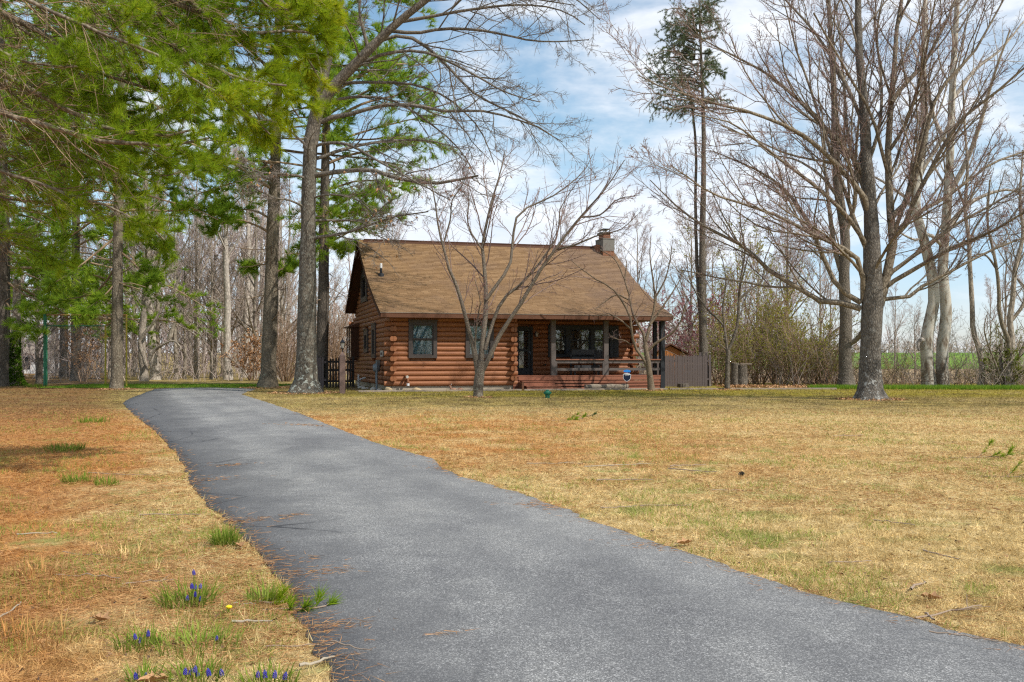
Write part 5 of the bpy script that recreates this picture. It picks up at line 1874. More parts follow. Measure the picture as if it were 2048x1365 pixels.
# woods further off behind the woodland, closing the view left of the cabin
n = 125
Yk = g.uniform(100, 150, n)
X = (g.uniform(-150, 1150, n) - 1024) / F * Yk
h = g.uniform(7, 14, n)
P = np.empty((n, 7, 3))
P[:, 0] = np.stack([X, Yk, terrain(X, Yk) - .1], 1)
d = nrm(g.normal(size=(n, 3)) * (.1, .1, 0) + (0, 0, 1))
for k in range(1, 7):
    d = nrm(d + g.normal(size=(n, 3)) * .06)
    P[:, k] = P[:, k - 1] + d * (h / 6)[:, None]
R = np.linspace(.17, .04, 7)[None] * np.ones((n, 1))
c1, r1 = grow(g, P, R, 9, .1, 1, (25, 55), .38, 4, .12, (0, 0, .06), .6, .014, .028, .5)
c2, r2 = grow(g, c1, r1, 7, .1, 1, (25, 60), .55, 3, .2, (0, 0, .05), .7, .014, .022, .7)
V, Q = join([tubes(P, R, 5), tubes(c1, r1, 3), tubes(c2, r2, 3)])
tag(link('deep_woods', npmesh('deep_woods', V, Q, True), None, M['twig_mauve']), 'mass of bare grey trees deep in the woodland', None, None, 'stuff')

# ---------------------------------------------------------------- fences, shed, lamp, cage
def fence_run(name, label, A, B, z1, step, wd, th, m, post_every=2.4, rails=(.35, 1.3), jag=.03, tall_posts=.06, gap=0.0, arch=0.0, pname='picket', pick_label=None):
    A, B = np.array(A, float), np.array(B, float)
    L = np.linalg.norm(B - A)
    t = thing(name, (A[0], A[1], 0), label, 'fence', None, math.atan2(B[1] - A[1], B[0] - A[0]))
    n = int(L / step)
    mb = MB()
    mb.prism([(0, 0, 0), (wd, 0, 0), (wd, 0, .94), (wd * .5, 0, 1.0), (0, 0, .94)], (0, th, 0))
    me = mb.mesh(pname)
    me.materials.append(m)
    for k in range(n):
        o = link(pname, me, t)
        s = (k + .5) / n
        o.location = (k * step, random.uniform(-.008, .008), -.02)
        o.scale = (1, 1, z1 + random.uniform(-jag, jag) + arch * (1 - (2 * s - 1) ** 2))
        o.rotation_euler = (0, random.uniform(-.008, .008), 0)
    for z in rails:
        MB().box(0, L, th + .006, th + .05, z, z + .09).obj('rail', m, t)
    k = 0
    while k * post_every <= L + .01:
        x = min(k * post_every, L)
        MB().box(x - .05, x + .05, th + .055, th + .16, -.1, z1 + tall_posts).obj('post', m, t)
        k += 1
    return t


fa = gp(1322, 777)
Yf = 46.5
fence_run('plank_fence', 'weathered dark grey plank fence running right from the porch behind the dogwood', ((1300 - 1024) / F * Yf, Yf), ((1419 - 1024) / F * Yf, Yf + .2), 1.50, .118, .108, .022, M['fence_grey'], 2.4, (.3, 1.15), .03, .1)
fence_run('plank_fence', 'short end stretch of plank fence turning back behind the spruce trunk', ((1419 - 1024) / F * Yf + .05, Yf + .3), ((1424 - 1024) / F * 48.5, 48.6), 1.5, .118, .108, .022, M['fence_grey'], 2.2, (.3, 1.15), .03, .1)
Yg = 44.6
gt = fence_run('picket_gate', 'dark picket gate with an arched top between the oak and the cabin wall', ((653 - 1024) / F * Yg, Yg), ((706 - 1024) / F * Yg, Yg + .25), 1.28, .128, .075, .022, M['gate_dark'], 1.18, (.25, .75, 1.12), .01, .12, 0, .12)
gt['category'] = 'gate'
fence_run('side_fence', 'grey fence boards partly hidden behind the dark pine trunk', ((632 - 1024) / F * Yg, Yg + .1), ((652 - 1024) / F * Yg, Yg), 1.42, .118, .11, .022, M['fence_grey'], 2.2, (.3, 1.1), .02, .05)

# shed roof behind the plank fence
Ys = 52.0
sx0, sx1 = (1296 - 1024) / F * Ys, (1376 - 1024) / F * Ys
apx, apz = (1341 - 1024) / F * Ys, at(1341, 690, Ys)[2]
ez = at(1374, 709, Ys)[2]
hw_ = sx1 - apx
sh_ = thing('garden_shed', (apx, Ys, 0), 'orange brown shed whose gable shows above the plank fence', 'shed')
MB().prism([(-hw_ + .1, 0, 0), (hw_ - .1, 0, 0), (hw_ - .1, 0, ez), (0, 0, apz - .06), (-hw_ + .1, 0, ez)], (0, 2.6, 0)).obj('wall', M['shed'], sh_)
m = MB()
for s in (-1, 1):
    m.prism([(0, -.15, apz), (s * hw_ * 1.05, -.15, ez - .02), (s * hw_ * 1.05, -.15, ez + .05), (0, -.15, apz + .07)][::s], (0, 2.9, 0))
m.obj('roof', M['fascia'], sh_)
for k in range(9):
    x = -hw_ + .12 + k * (2 * hw_ - .24) / 8
    MB().box(x - .012, x + .012, -.02, -.002, .05, ez + (apz - ez) * (1 - abs(x) / hw_) - .12).obj('batten', M['shed'], sh_)

# lamp post
Yl = gY(788) - .4
lp = at(685, 788, gY(788))
lp[2] = 0
Yl = lp[1]
zt = at(685, 712, Yl)[2]
t = thing('lamp_post', lp, 'square brown lamp post with a small black lantern beside the big oak', 'lamp post')
MB().box(-.095, .095, -.095, .095, -.1, zt).obj('post', M['lamp_post'], t, bevel=.008)
MB().add([(-.095, -.095, zt + .002), (.095, -.095, zt + .002), (.095, .095, zt + .002), (-.095, .095, zt + .002), (0, 0, zt + .17)], [(0, 1, 4), (1, 2, 4), (2, 3, 4), (3, 0, 4), (3, 2, 1, 0)]).obj('post_cap', M['lamp_post'], t)
m = MB()
z0 = zt + .15
m.lathe([(.02, -.05), (.016, .08), (.05, .11), (.055, .13)], (0, 0, z0), 8)
m.lathe([(.10, .33), (.105, .345), (.05, .42), (.015, .45), (.018, .47), (.0, .52)], (0, 0, z0), 6)
for k in range(6):
    a = k * math.pi / 3
    m.tube([(.05 * math.cos(a), .05 * math.sin(a), z0 + .13), (.085 * math.cos(a), .085 * math.sin(a), z0 + .335)], .007, 4)
m.tube([(-.02, 0, zt + .02), (-.07, 0, zt - .02), (-.1, 0, zt - .1)], .012, 5)
ln = m.obj('lantern', M['black_metal'], t)
MB().lathe([(.043, .135), (.077, .33)], (0, 0, z0), 6).obj('lamp_glass', M['stone_pale'], ln)

# net cage at the far left
Yc, Yc2 = 46.0, 49.0
x0, x1 = (90 - 1024) / F * Yc, (253 - 1024) / F * Yc
xb0, xb1 = (93 - 1024) / F * Yc2, (211 - 1024) / F * Yc2
zf, zb = at(170, 629, Yc)[2], at(150, 651, Yc2)[2]
t = thing('net_cage', (x0, Yc, 0), 'netted sports cage of green and yellow poles at the woodland edge', 'net cage')
off = np.array([x0, Yc, 0])


def pole(a, b, r, m, nm='pole', lab=None):
    o = MB().tube([np.array(a) - off, np.array(b) - off], r, 8).obj(nm, m, t)
    if lab:
        o['label'] = lab


pole((x0, Yc, -.1), (x0, Yc, zf), .075, M['pole_green'], 'pole', 'thick green pole')
pole((x1, Yc, -.1), (x1, Yc, zf), .04, M['pole_yellow'], 'pole', 'yellow pole')
pole((xb0, Yc2, -.1), (xb0, Yc2, zb), .05, M['pole_green'])
pole((xb1, Yc2, -.1), (xb1, Yc2, zb), .05, M['pole_yellow'], 'pole', 'green and yellow rear pole')
pole((x0, Yc, zf - .03), (x1, Yc, zf - .03), .03, M['pole_rust'], 'crossbar', 'rusty orange top bar')
pole((xb0, Yc2, zb - .03), (xb1, Yc2, zb - .03), .028, M['pole_green'], 'crossbar')
pole((x0, Yc, zf - .03), (xb0, Yc2, zb - .03), .025, M['pole_green'], 'crossbar')
pole((x1, Yc, zf - .03), (xb1, Yc2, zb - .03), .025, M['pole_rust'], 'crossbar')
P = []
for k in range(61):
    s = k / 60
    P.append([(xb0 + (xb1 - xb0) * s, Yc2, .05), (xb0 + (xb1 - xb0) * s, Yc2 + .06 * math.sin(9 * s), zb * .5), (xb0 + (xb1 - xb0) * s, Yc2, zb - .04)])
for k in range(55):
    s = .03 + .96 * k / 54
    P.append([(xb0, Yc2, zb * s), ((xb0 + xb1) / 2, Yc2 + .03, zb * s - .02), (xb1, Yc2, zb * s)])
P = np.array(P) - off
V, Q = tubes(P, np.full(P.shape[:2], .0045), 3)
tag(link('netting', npmesh('netting', V, Q), t, M['net']), kind='stuff')

# ivy covered trunk and dead stub at the far left
Yi = 48.5
bi = np.array([(28 - 1024) / F * Yi, Yi, 0])
g = np.random.default_rng(700)
P, R = trunk_line([(27, 772), (28, 730), (30, 690), (33, 640), (34, 560)], Yi, 20, 14, 16, 1.3, g, .01)
t = thing('ivy_covered_tree', bi, 'broken trunk wrapped in green ivy at the left edge', 'tree')
tree_parts(t, bi, [('trunk', [(P, R, 12)], M['bark_wood'], .03)])
a = g.uniform(0, 6.28, 2600)
zz_ = g.uniform(0, 1, 2600) ** 1.5 * 2.6
rad = .24 + .38 * np.exp(-zz_ / .35) + .06 * g.random(2600)
pos = np.stack([np.cos(a) * rad, np.sin(a) * rad, zz_], 1)
v, f = tufts(g, pos, nrm(pos * (1, 1, 0) + (0, 0, -.2)), 2, .10, .075, .9)
tag(link('ivy', npmesh('ivy', v, f), t, M['ivy']), kind='stuff')
Yb = 51.0
P, R = trunk_line([(78, 768), (79, 745), (80, 722), (81, 716)], Yb, 13, 12, 8, 1.1, g, .004)
bb = np.array([(78 - 1024) / F * Yb, Yb, 0])
t = thing('dead_stub', bb, 'short dark brown stub of a dead tree left of the green pole', 'stump')
P2, R2 = limb_set([([(81, 724), (84, 705), (88, 690)], 5, 1, 0)], Yb, g)
tree_parts(t, bb, [('trunk', [(P, R, 10)], M['bark_pine_dark'], .05), ('broken_limb', [(P2, R2, 6)], M['bark_pine_dark'], .05)])
# white building glimpsed beyond
Yw = 88.0
xw0, xw1 = (-30 - 1024) / F * Yw, (74 - 1024) / F * Yw
zw1, zr = at(60, 707, Yw)[2], at(60, 684, Yw)[2]
t = thing('white_outbuilding', (xw0, Yw, 0), 'low white building with a dull brown roof glimpsed beyond the ivy covered trunk', 'building')
W = xw1 - xw0
MB().box(0, W, 0, 5, 0, zw1).obj('wall', M['white'], t)
MB().prism([(-.3, -.4, zw1 - .05), (-.3, 2.5, zr + .3), (-.3, 5.4, zw1 - .05)], (W + .6, 0, 0)).obj('roof', M['bark_wood'], t)
MB().box(W - 1.5, W - .6, -.05, .02, .4, 1.5).obj('window', M['dark'], t)

# grey trunk stumps by the hedgerow
for px, py, w, h, lab in ((1470, 776, 9, .88, 'tall grey weathered stump, the left and taller of the pair beside the forked tree'), (1484, 775, 12, .80, 'broad grey stump with a flat slab on its top beside the forked tree')):
    Yq = 46.8
    b = np.array([(px - 1024) / F * Yq, Yq, 0])
    P, R = trunk_line([(px, 778), (px, 760), (px, 745), (px, 718 - (h + .22 - 1.3) / Yq * F)], Yq, w * 1.9, w * 1.7, 10, 1.15, g, .006)
    t = thing('tree_stump', b, lab, 'stump')
    tree_parts(t, b, [('trunk', [(P, R, 14)], M['bark_grey'], .05)])
    zt2 = P[0, -1, 2]
    r = R[0, -1]
    MB().lathe([(r * 1.0, zt2 - .03), (r * 1.02, zt2), (r * .5, zt2 + .01)], (0, 0, 0), 12).obj('cut_top', M['timber'], t)
    if w == 12:
        MB().box(-.1, .42, -.2, .2, zt2 + .02, zt2 + .06).obj('top_slab', M['timber'], t)
Yq = 45.2
b = at(1366, 777, Yq) * (1, 1, 0)
t = thing('tree_stump', b, 'low dark rotten stump in front of the plank fence', 'stump')
MB().lathe([(.30, -.05), (.27, .06), (.25, .17), (.2, .2), (.12, .15)], (0, 0, 0), 11).obj('trunk', M['bark_pine_dark'], t)

# ---------------------------------------------------------------- bed and small things by the cabin
def hp(u_, w_, z=0.0):
    return HO + HU * u_ + HW * w_ + np.array([0, 0, z])


bed = MB()
q = [hp(-1.3, -.78), hp(11.9, -.95), hp(11.9, .0), hp(-.1, .0), hp(-.1, 9), hp(-1.3, 9)]
bed.add([(p[0], p[1], .018) for p in q], [(0, 1, 2, 3), (0, 3, 4, 5)])
tag(bed.obj('planting_bed', M['brown_mulch']), 'bare brown planting bed along the front of the cabin', None, None, 'structure')
for a, b_, lab in ((hp(-1.4, -.86), hp(5.2, -.86), 'long weathered timber edging the bed under the two front windows'), (hp(5.3, -.9), hp(11.5, -1.2), 'weathered timber edging the bed in front of the porch'),
                   (hp(11.6, -1.2), hp(18.5, -2.9), 'weathered timber edging the grass strip before the plank fence')):
    d = b_ - a
    t = MB().box(0, float(np.linalg.norm(d)), -.07, .07, -.05, .07).obj('edging_timber', M['timber'], None, bevel=.012)
    t.location = tuple(a)
    t.rotation_euler = (0, 0, math.atan2(d[1], d[0]))
    tag(t, lab, 'edging timber')


def rock(loc, sx, sy, sz, m, lab, seed):
    bm = bmesh.new()
    bmesh.ops.create_icosphere(bm, subdivisions=3, radius=1)
    g = np.random.default_rng(seed)
    ph = g.uniform(0, 6, 6)
    for v in bm.verts:
        c = v.co
        k = 1 + .10 * math.sin(c.x * 2.3 + ph[0]) * math.cos(c.y * 2.1 + ph[1]) + .07 * math.sin(c.z * 3 + c.x * 3 + ph[2]) + .03 * math.sin(8 * c.x + ph[3]) * math.sin(7 * c.y + ph[4])
        v.co = Vector((c.x * sx * k, c.y * sy * k, c.z * sz * k if c.z > -.3 else -.3 * sz))
    me = bpy.data.meshes.new('rock')
    bm.to_mesh(me)
    bm.free()
    me.shade_smooth()
    o = link('rock', me, None, m)
    o.location = (loc[0], loc[1], loc[2] + .25 * sz)
    o.rotation_euler = (0, 0, g.uniform(-.4, .4))
    return tag(o, lab, 'rock')


rock(hp(-.15, -.55), .17, .13, .15, M['rock_tan'], 'rounded tan rock at the front left corner of the cabin', 1)
rock(hp(.95, -.5), .20, .14, .12, M['rock_tan'], 'smooth yellowish oval rock under the first front window', 2)
rock(hp(2.72, -.5), .15, .12, .10, M['rock_red'], 'reddish rock beside the little deer figure', 3)
rock(hp(3.45, -.45), .12, .1, .10, M['rock_tan'], 'small tan rock just left of the several stemmed tree', 4)
for k, (u_, w_, s) in enumerate([(-.55, 1.2, .09), (-.4, 2.0, .12), (-.7, 2.6, .10), (-.5, 3.3, .08), (-.6, 4.2, .13), (-.35, .6, .10)]):
    rock(hp(u_, w_), s * 1.3, s, s * .8, M['stone_pale'], ['pale stone nearest the front corner in the side bed', 'low pale stone in the side bed below the gas meter', 'flat pale stone outermost in the side bed', 'small stone between the meter and the white pipe', 'largest pale stone in the side bed near the white pipe', 'pale stone right beside the cabin corner logs'][k], 20 + k)
# little deer figure
t = thing('deer_figure', hp(2.42, -.52), 'little brown deer figure with pale ears lying before the foundation', 'garden figure')
m = MB()
m.tube([(-.10, 0, .05), (-.05, 0, .07), (.05, 0, .075), (.12, 0, .06), (.15, 0, .04)], [.03, .06, .065, .06, .02], 10)
m.tube([(-.06, 0, .07), (-.075, 0, .14), (-.07, 0, .2)], [.04, .03, .03], 8)
m.tube([(-.05, 0, .22), (-.075, 0, .215), (-.12, 0, .195), (-.15, 0, .185)], [.028, .036, .025, .014], 8)
m.tube([(-.08, .04, .03), (-.15, .045, .015)], .016, 6)
m.tube([(-.08, -.04, .03), (-.15, -.045, .015)], .016, 6)
m.obj('body', M['rock_red'], t, True)
for s in (-1, 1):
    MB().tube([(-.055, s * .02, .24), (-.04, s * .055, .28), (-.03, s * .07, .275)], [.012, .016, .003], 6).obj('ear', M['stone_pale'], t)
# weathered log along the porch
t = thing('fallen_log', hp(9.0, -.62), 'long weathered grey log lying flat along the porch front', 'log', None, TH)
P = np.array([[(-.95 + 1.9 * k / 10, .02 * math.sin(k), .14 + .012 * math.sin(k * 1.7)) for k in range(11)]])
R = np.array([[.10, .135, .14, .15, .145, .14, .15, .15, .145, .14, .11]])
V, Q = tubes(P, R, 14, .06, 3)
V[:, 2] = np.minimum(V[:, 2], .235 + .01 * np.sin(V[:, 0] * 9))
o = link('trunk', npmesh('trunk', V, Q, True), t, M['old_log'])
for s, k in ((-1, 0), (1, 10)):
    ce = MB().lathe([(.11, 0), (.09, .01)], (0, 0, 0), 12).obj('cut_end', M['timber'], t)
    ce.location = tuple(P[0, k] + (s * .002, 0, 0))
    ce.rotation_euler = (0, s * math.pi / 2, 0)
# yard sign
b = hp(9.82, -.85)
t = thing('yard_sign', b, 'small blue and black shield shaped yard sign with white edge on a thin stake', 'sign', None, R_(6))
MB().tube([(-.02, 0, -.05), (0, 0, .35)], .012, 6).obj('stake', M['black_metal'], t)


def shield(k, y0, y1, zlo=-1):
    pts = [(-.16, .30), (-.10, .335), (0, .345), (.10, .33), (.175, .29), (.165, .17), (.14, .09), (.08, .03), (0, -.01), (-.08, .03), (-.14, .09), (-.165, .17)]
    return [(x * k, y0, .35 + .17 + (z - .17) * k) for x, z in pts]


MB().prism(shield(1.0, -.008, 0), (0, .016, 0)).obj('sign_back', M['white'], t)
MB().prism(shield(.90, -.012, 0), (0, .003, 0)).obj('sign_face', M['sign_navy'], t)
MB().prism([(-.145, -.015, .815 - .35 + .31), (-.09, -.015, .85), (0, -.015, .858), (.09, -.015, .845), (.155, -.015, .81), (.15, -.015, .755), (0, -.015, .74), (-.148, -.015, .765)][::-1] if False else
           [(-.145, -.015, .80), (-.09, -.015, .835), (0, -.015, .845), (.09, -.015, .83), (.155, -.015, .795), (.15, -.015, .74), (0, -.015, .725), (-.148, -.015, .75)], (0, .003, 0)).obj('blue_band', M['sign_blue'], t)
m = MB()
for k in range(7):
    x = -.115 + k * .034
    m.box(x, x + .026, -.0155, -.0125, .645 - .004 * k, .685 - .003 * k)
for k in range(5):
    m.box(-.08 + k * .034, -.058 + k * .034, -.0155, -.0125, .60, .612)
m.obj('lettering', M['white'], t)
# green cap in the lawn
b = gp(1095, 797)
t = thing('utility_cap', b, 'dark green domed plastic cap standing in the lawn before the steps', 'utility cap')
MB().lathe([(.075, -.02), (.075, .12), (.10, .125), (.115, .16), (.115, .20), (.09, .235), (.05, .25), (.045, .28), (.0, .285)], (0, 0, 0), 12).obj('cap', M['green_plastic'], t)
for s in (-1, 1):
    MB().box(s * .115 - .015, s * .115 + .015, -.03, .03, .15, .20).obj('lug', M['green_plastic'], t)
# bench on the porch
bu, bw_ = 7.95, .95
t = thing('porch_bench', hp(bu, bw_, .60), 'dark high backed bench with two wide back boards on the porch', 'bench', None, TH)
for z0, z1 in ((.42, .68), (.78, 1.0)):
    MB().box(0, 1.15, .0, .04, z0 + .1, z1 + .1).obj('back_board', M['bench'], t)
MB().box(0, 1.15, -.5, .0, .38, .42).obj('seat', M['bench'], t)
MB().box(0, 1.15, -.5, -.46, .26, .378).obj('apron', M['bench'], t)
for x in (.0, 1.09):
    for yy in (-.5, .0):
        MB().box(x, x + .06, yy - (.0 if yy else 0), yy + .06, 0, .375 if yy else 1.1).obj('leg', M['bench'], t)
    MB().box(x, x + .06, -.5, .0, .60, .64).obj('armrest', M['bench'], t)
# folded chair right of the bench
t = thing('porch_chair', hp(9.15, 1.25, .60), 'dark slatted folding chair between the bench and the second porch post', 'chair', None, TH)
for k in range(5):
    MB().box(.02 + k * .085, .09 + k * .085, .02, .05, .5, 1.08).obj('back_slat', M['bench'], t)
MB().box(0, .45, -.42, .0, .42, .455).obj('seat', M['bench'], t)
for x in (.0, .42):
    for yy in (-.42, .06):
        MB().box(x, x + .04, yy, yy + .04, 0, .42 if yy < 0 else 1.1).obj('leg', M['bench'], t)


# ---------------------------------------------------------------- lawn detail
M['crumb'] = twig('leaf_crumb', (.07, .045, .03), (.36, .20, .10))
g = np.random.default_rng(900)


def frustum_pts(n, y0, y1, pw=1.0, margin=1.04):
    u_ = g.random(n)
    Yk = y0 * (y1 / y0) ** u_ if pw == 1 else (y0 ** (1 - pw) + u_ * (y1 ** (1 - pw) - y0 ** (1 - pw))) ** (1 / (1 - pw))
    X = g.uniform(-1, 1, n) * .512 * margin * Yk
    return X, Yk


def fnoise(x, y, s, seed):
    gg = np.random.default_rng(seed)
    out = 0
    for k in range(5):
        a = gg.uniform(0, 6.28)
        f = s * (1.0 + .9 * k)
        out = out + np.sin((x * math.cos(a) + y * math.sin(a)) * f + gg.uniform(0, 6.28) + 1.7 * np.sin((x * math.sin(a) - y * math.cos(a)) * f * .7 + gg.uniform(0, 6))) / (1 + .4 * k)
    return out / 2.2


# dry blades
X, Yk = frustum_pts(580000, 3.7, 46)
dm = drive_mask(X, Yk)
left = X < np.interp(Yk, Yr, lx)
fn = fnoise(X, Yk, 1.6, 1)
keep = (dm < -.01 + .03 * g.random(len(X))) & (g.random(len(X)) < np.where(left, .55 + .35 * fn, .95 + .2 * fn) * np.clip(1.05 + .55 * fnoise(X, Yk, 7, 12), .25, 1))
X, Yk = X[keep], Yk[keep]
left = left[keep]
n = len(X)
el = np.radians(np.where(g.random(n) < .35, g.uniform(25, 80, n), g.uniform(4, 30, n)))
az = g.uniform(0, 6.28, n)
d = np.stack([np.cos(az) * np.cos(el), np.sin(az) * np.cos(el), np.sin(el)], 1)
pos = np.stack([X, Yk, np.full(n, .002)], 1)
cl2 = np.clip(.95 + .5 * fnoise(X, Yk, 5.5, 8) + .25 * fnoise(X, Yk, 14, 9), .45, 1.9)
Ln = g.uniform(.022, .062, n) * (1 + Yk / 45) * cl2
wd = .0022 + .00034 * Yk
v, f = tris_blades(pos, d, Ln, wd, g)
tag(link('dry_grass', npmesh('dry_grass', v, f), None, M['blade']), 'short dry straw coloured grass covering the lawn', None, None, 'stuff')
# fallen needles, thick on the left verge and along the drive
X, Yk = frustum_pts(230000, 3.7, 26)
dm = drive_mask(X, Yk)
left = X < np.interp(Yk, Yr, lx)
fn = fnoise(X, Yk, 1.1, 2)
pr = np.where(left, .62 + .55 * fn, np.where(Yk > 8, .30 + .5 * fn, .04 + .1 * fn))
pr = np.where(dm > 0, np.where(dm < .28, .5 * np.exp(-dm / .07), 0), pr)
keep = g.random(len(X)) < pr
X, Yk, dm = X[keep], Yk[keep], dm[keep]
n = len(X)
el = np.radians(g.uniform(-2, 14, n))
az = g.uniform(0, 6.28, n)
d = np.stack([np.cos(az) * np.cos(el), np.sin(az) * np.cos(el), np.sin(el)], 1)
pos = np.stack([X, Yk, np.where(dm > 0, .03, .012 + .012 * g.random(n))], 1)
v, f = tris_blades(pos, d, g.uniform(.05, .10, n), .0016 + .00026 * Yk, g)
tag(link('pine_needle_litter', npmesh('pine_needle_litter', v, f), None, M['needle_litter']), 'orange brown fallen pine needles scattered over the verge and lawn', None, None, 'stuff')
# little drifts of needles lying on the drive
cl_ = [(520, 1047, .16), (470, 1050, .10), (905, 941, .22), (1140, 1012, .26), (1090, 1018, .2), (625, 1152, .14), (560, 1130, .18), (640, 1262, .14), (672, 1262, .1), (420, 965, .16), (455, 938, .14), (610, 855, .3), (1330, 1100, .2), (660, 1155, .08), (588, 1042, .05), (880, 1288, .05)]
px_ = []
for a, b_, s in cl_:
    c = gp(a, b_)
    k = int(420 * s)
    px_.append(np.stack([c[0] + g.normal(size=k) * s, c[1] + g.normal(size=k) * s * .5], 1))
q = np.concatenate(px_)
n = len(q)
az = g.normal(size=n) * .8
d = np.stack([np.cos(az), np.sin(az) * .9, g.uniform(-.02, .1, n)], 1)
ins = np.clip(drive_mask(q[:, 0], q[:, 1]), 0, 1)
v, f = tris_blades(np.stack([q[:, 0], q[:, 1], np.where(ins > 0, .014 + .045 * np.clip(ins * 1.2, 0, 1) + .006, .02)], 1), nrm(d), g.uniform(.04, .09, n), .0016 + .0003 * q[:, 1], g)
tag(link('needle_drift', npmesh('needle_drift', v, f), None, M['needle_litter']), 'small tan drifts of needles lying on the asphalt', None, None, 'stuff')
# sparse green new growth
X, Yk = frustum_pts(120000, 3.7, 24)
fn = fnoise(X, Yk, 1.3, 3) + .5 * fnoise(X, Yk, 4.5, 4)
left = X < np.interp(Yk, Yr, lx)
keep = (drive_mask(X, Yk) < -.02) & (fn > np.where(left, .10, .30)) & (g.random(len(X)) < .8)
X, Yk = X[keep], Yk[keep]
n = len(X)
el = np.radians(g.uniform(25, 85, n))
az = g.uniform(0, 6.28, n)
d = np.stack([np.cos(az) * np.cos(el), np.sin(az) * np.cos(el), np.sin(el)], 1)
v, f = tris_blades(np.stack([X, Yk, np.full(n, .003)], 1), d, g.uniform(.03, .075, n), .0022 + .00032 * Yk, g)
M['new_grass'] = leafy('new_grass', [(0, (.15, .23, .03)), (.5, (.28, .36, .06)), (1, (.46, .44, .13))])
tag(link('new_grass', npmesh('new_grass', v, f), None, M['new_grass']), 'thin yellow green new grass scattered through the lawn', None, None, 'stuff')
# green edge grass under the hedgerow, verge at the drive end
n = 26000
X = g.uniform(13.0, 26.0, n)
Yk = 43.2 + (X - 13) * -.10 + g.uniform(-.6, 1.0, n)
az = g.uniform(0, 6.28, n)
el = np.radians(g.uniform(45, 88, n))
d = np.stack([np.cos(az) * np.cos(el), np.sin(az) * np.cos(el), np.sin(el)], 1)
v1, f1 = tris_blades(np.stack([X, Yk, np.zeros(n)], 1), d, g.uniform(.08, .24, n), np.full(n, .022), g)
tag(link('edge_grass', npmesh('edge_grass', v1, f1), None, M['edge_grass']), 'strip of lush green grass along the foot of the hedgerow', None, None, 'stuff')
n = 16000
X = g.uniform(-21, -11, n)
Yk = g.uniform(44.2, 49.8, n)
az = g.uniform(0, 6.28, n)
el = np.radians(g.uniform(45, 88, n))
d = np.stack([np.cos(az) * np.cos(el), np.sin(az) * np.cos(el), np.sin(el)], 1)
v1, f1 = tris_blades(np.stack([X, Yk, np.zeros(n)], 1), d, g.uniform(.05, .12, n), np.full(n, .022), g)
tag(link('verge_grass', npmesh('verge_grass', v1, f1), None, M['edge_grass']), 'green grass growing on the strip past the driveway', None, None, 'stuff')
# brown leaves under the hedgerow
n = 2600
X = g.uniform(9.5, 15.5, n)
Yk = 45.5 + g.normal(size=n) * .8
v1, f1 = tufts(g, np.stack([X, Yk, g.uniform(.01, .08, n)], 1), nrm(g.normal(size=(n, 3))), 1, .11, .09, .5)
tag(link('fallen_leaves', npmesh('fallen_leaves', v1, f1), None, M['dead_leaf']), 'brown fallen leaves under the hedgerow shrubs', None, None, 'stuff')


# leaf litter gathered round the foot of each big trunk
pts_ = []
for (px, py, r, k) in ((1741, 800, 1.1, 420), (612, 787, 1.4, 520), (535, 777, 1.2, 360), (233, 780, .9, 260), (956, 796, .5, 120), (1303, 782, .5, 90), (1455, 781, .6, 110)):
    b = gp(px, py)
    a = g.uniform(0, 6.28, k)
    rr2 = r * (.25 + .75 * np.sqrt(g.random(k)))
    pts_.append(np.stack([b[0] + np.cos(a) * rr2, b[1] + np.sin(a) * rr2, g.uniform(.008, .05, k)], 1))
q = np.concatenate(pts_)
v1, f1 = tufts(g, q, nrm(g.normal(size=q.shape) * (1, 1, .35)), 1, .085, .05, .5)
tag(link('leaf_litter', npmesh('leaf_litter', v1, f1), None, M['dead_leaf']), 'brown leaf litter gathered round the feet of the lawn trees', None, None, 'stuff')
# crumbs of leaf, bark and cone scattered over the lawn
X, Yk = frustum_pts(2600, 3.7, 34)
k = drive_mask(X, Yk) < 0
X, Yk = X[k], Yk[k]
q = np.stack([X, Yk, .012 + .02 * g.random(len(X))], 1)
v1, f1 = tufts(g, q, nrm(g.normal(size=q.shape) * (1, 1, .25)), 1, .03, .014, .4)
tag(link('lawn_litter', npmesh('lawn_litter', v1, f1), None, M['crumb']), 'dark crumbs of leaf and bark scattered over the lawn', None, None, 'stuff')


# tufts, flowers, cones, sticks: each its own
def tuft_mesh(name, n, r, L, w, seed, elr=(45, 88), droop=.35):
    gg = np.random.default_rng(seed)
    a = gg.uniform(0, 6.28, n)
    rr_ = r * np.sqrt(gg.random(n))
    el = np.radians(gg.uniform(*elr, n))
    P = np.empty((n, 4, 3))
    P[:, 0] = np.stack([np.cos(a) * rr_, np.sin(a) * rr_, np.zeros(n)], 1)
    a2 = a + gg.normal(size=n) * .6
    d = np.stack([np.cos(a2) * np.cos(el), np.sin(a2) * np.cos(el), np.sin(el)], 1)
    ln = L * gg.uniform(.6, 1.1, n)
    for k in range(1, 4):
        P[:, k] = P[:, k - 1] + d * (ln / 3)[:, None]
        d = nrm(d - np.array([0, 0, droop]))
    side = nrm(np.cross(d, (0, 0, 1.0)) + 1e-4)
    ws = np.array([1, .9, .6, .08])[None, :, None] * w / 2
    A = P - side[:, None] * ws
    B = P + side[:, None] * ws
    V = np.stack([A, B], 2).reshape(-1, 3)
    b = (np.arange(n) * 8)[:, None] + np.arange(3)[None] * 2
    b = b.ravel()
    return npmesh(name, V, np.stack([b, b + 1, b + 3, b + 2], 1))


def grass_tuft(px, py, r, L, n, m, lab, seed, name='grass_tuft', cat='grass tuft', w=.006):
    t = thing(name, gp(px, py), lab, cat)
    tag(link('blade', tuft_mesh('blade', n, r, L, w, seed), t, M[m]), kind='stuff')
    return t


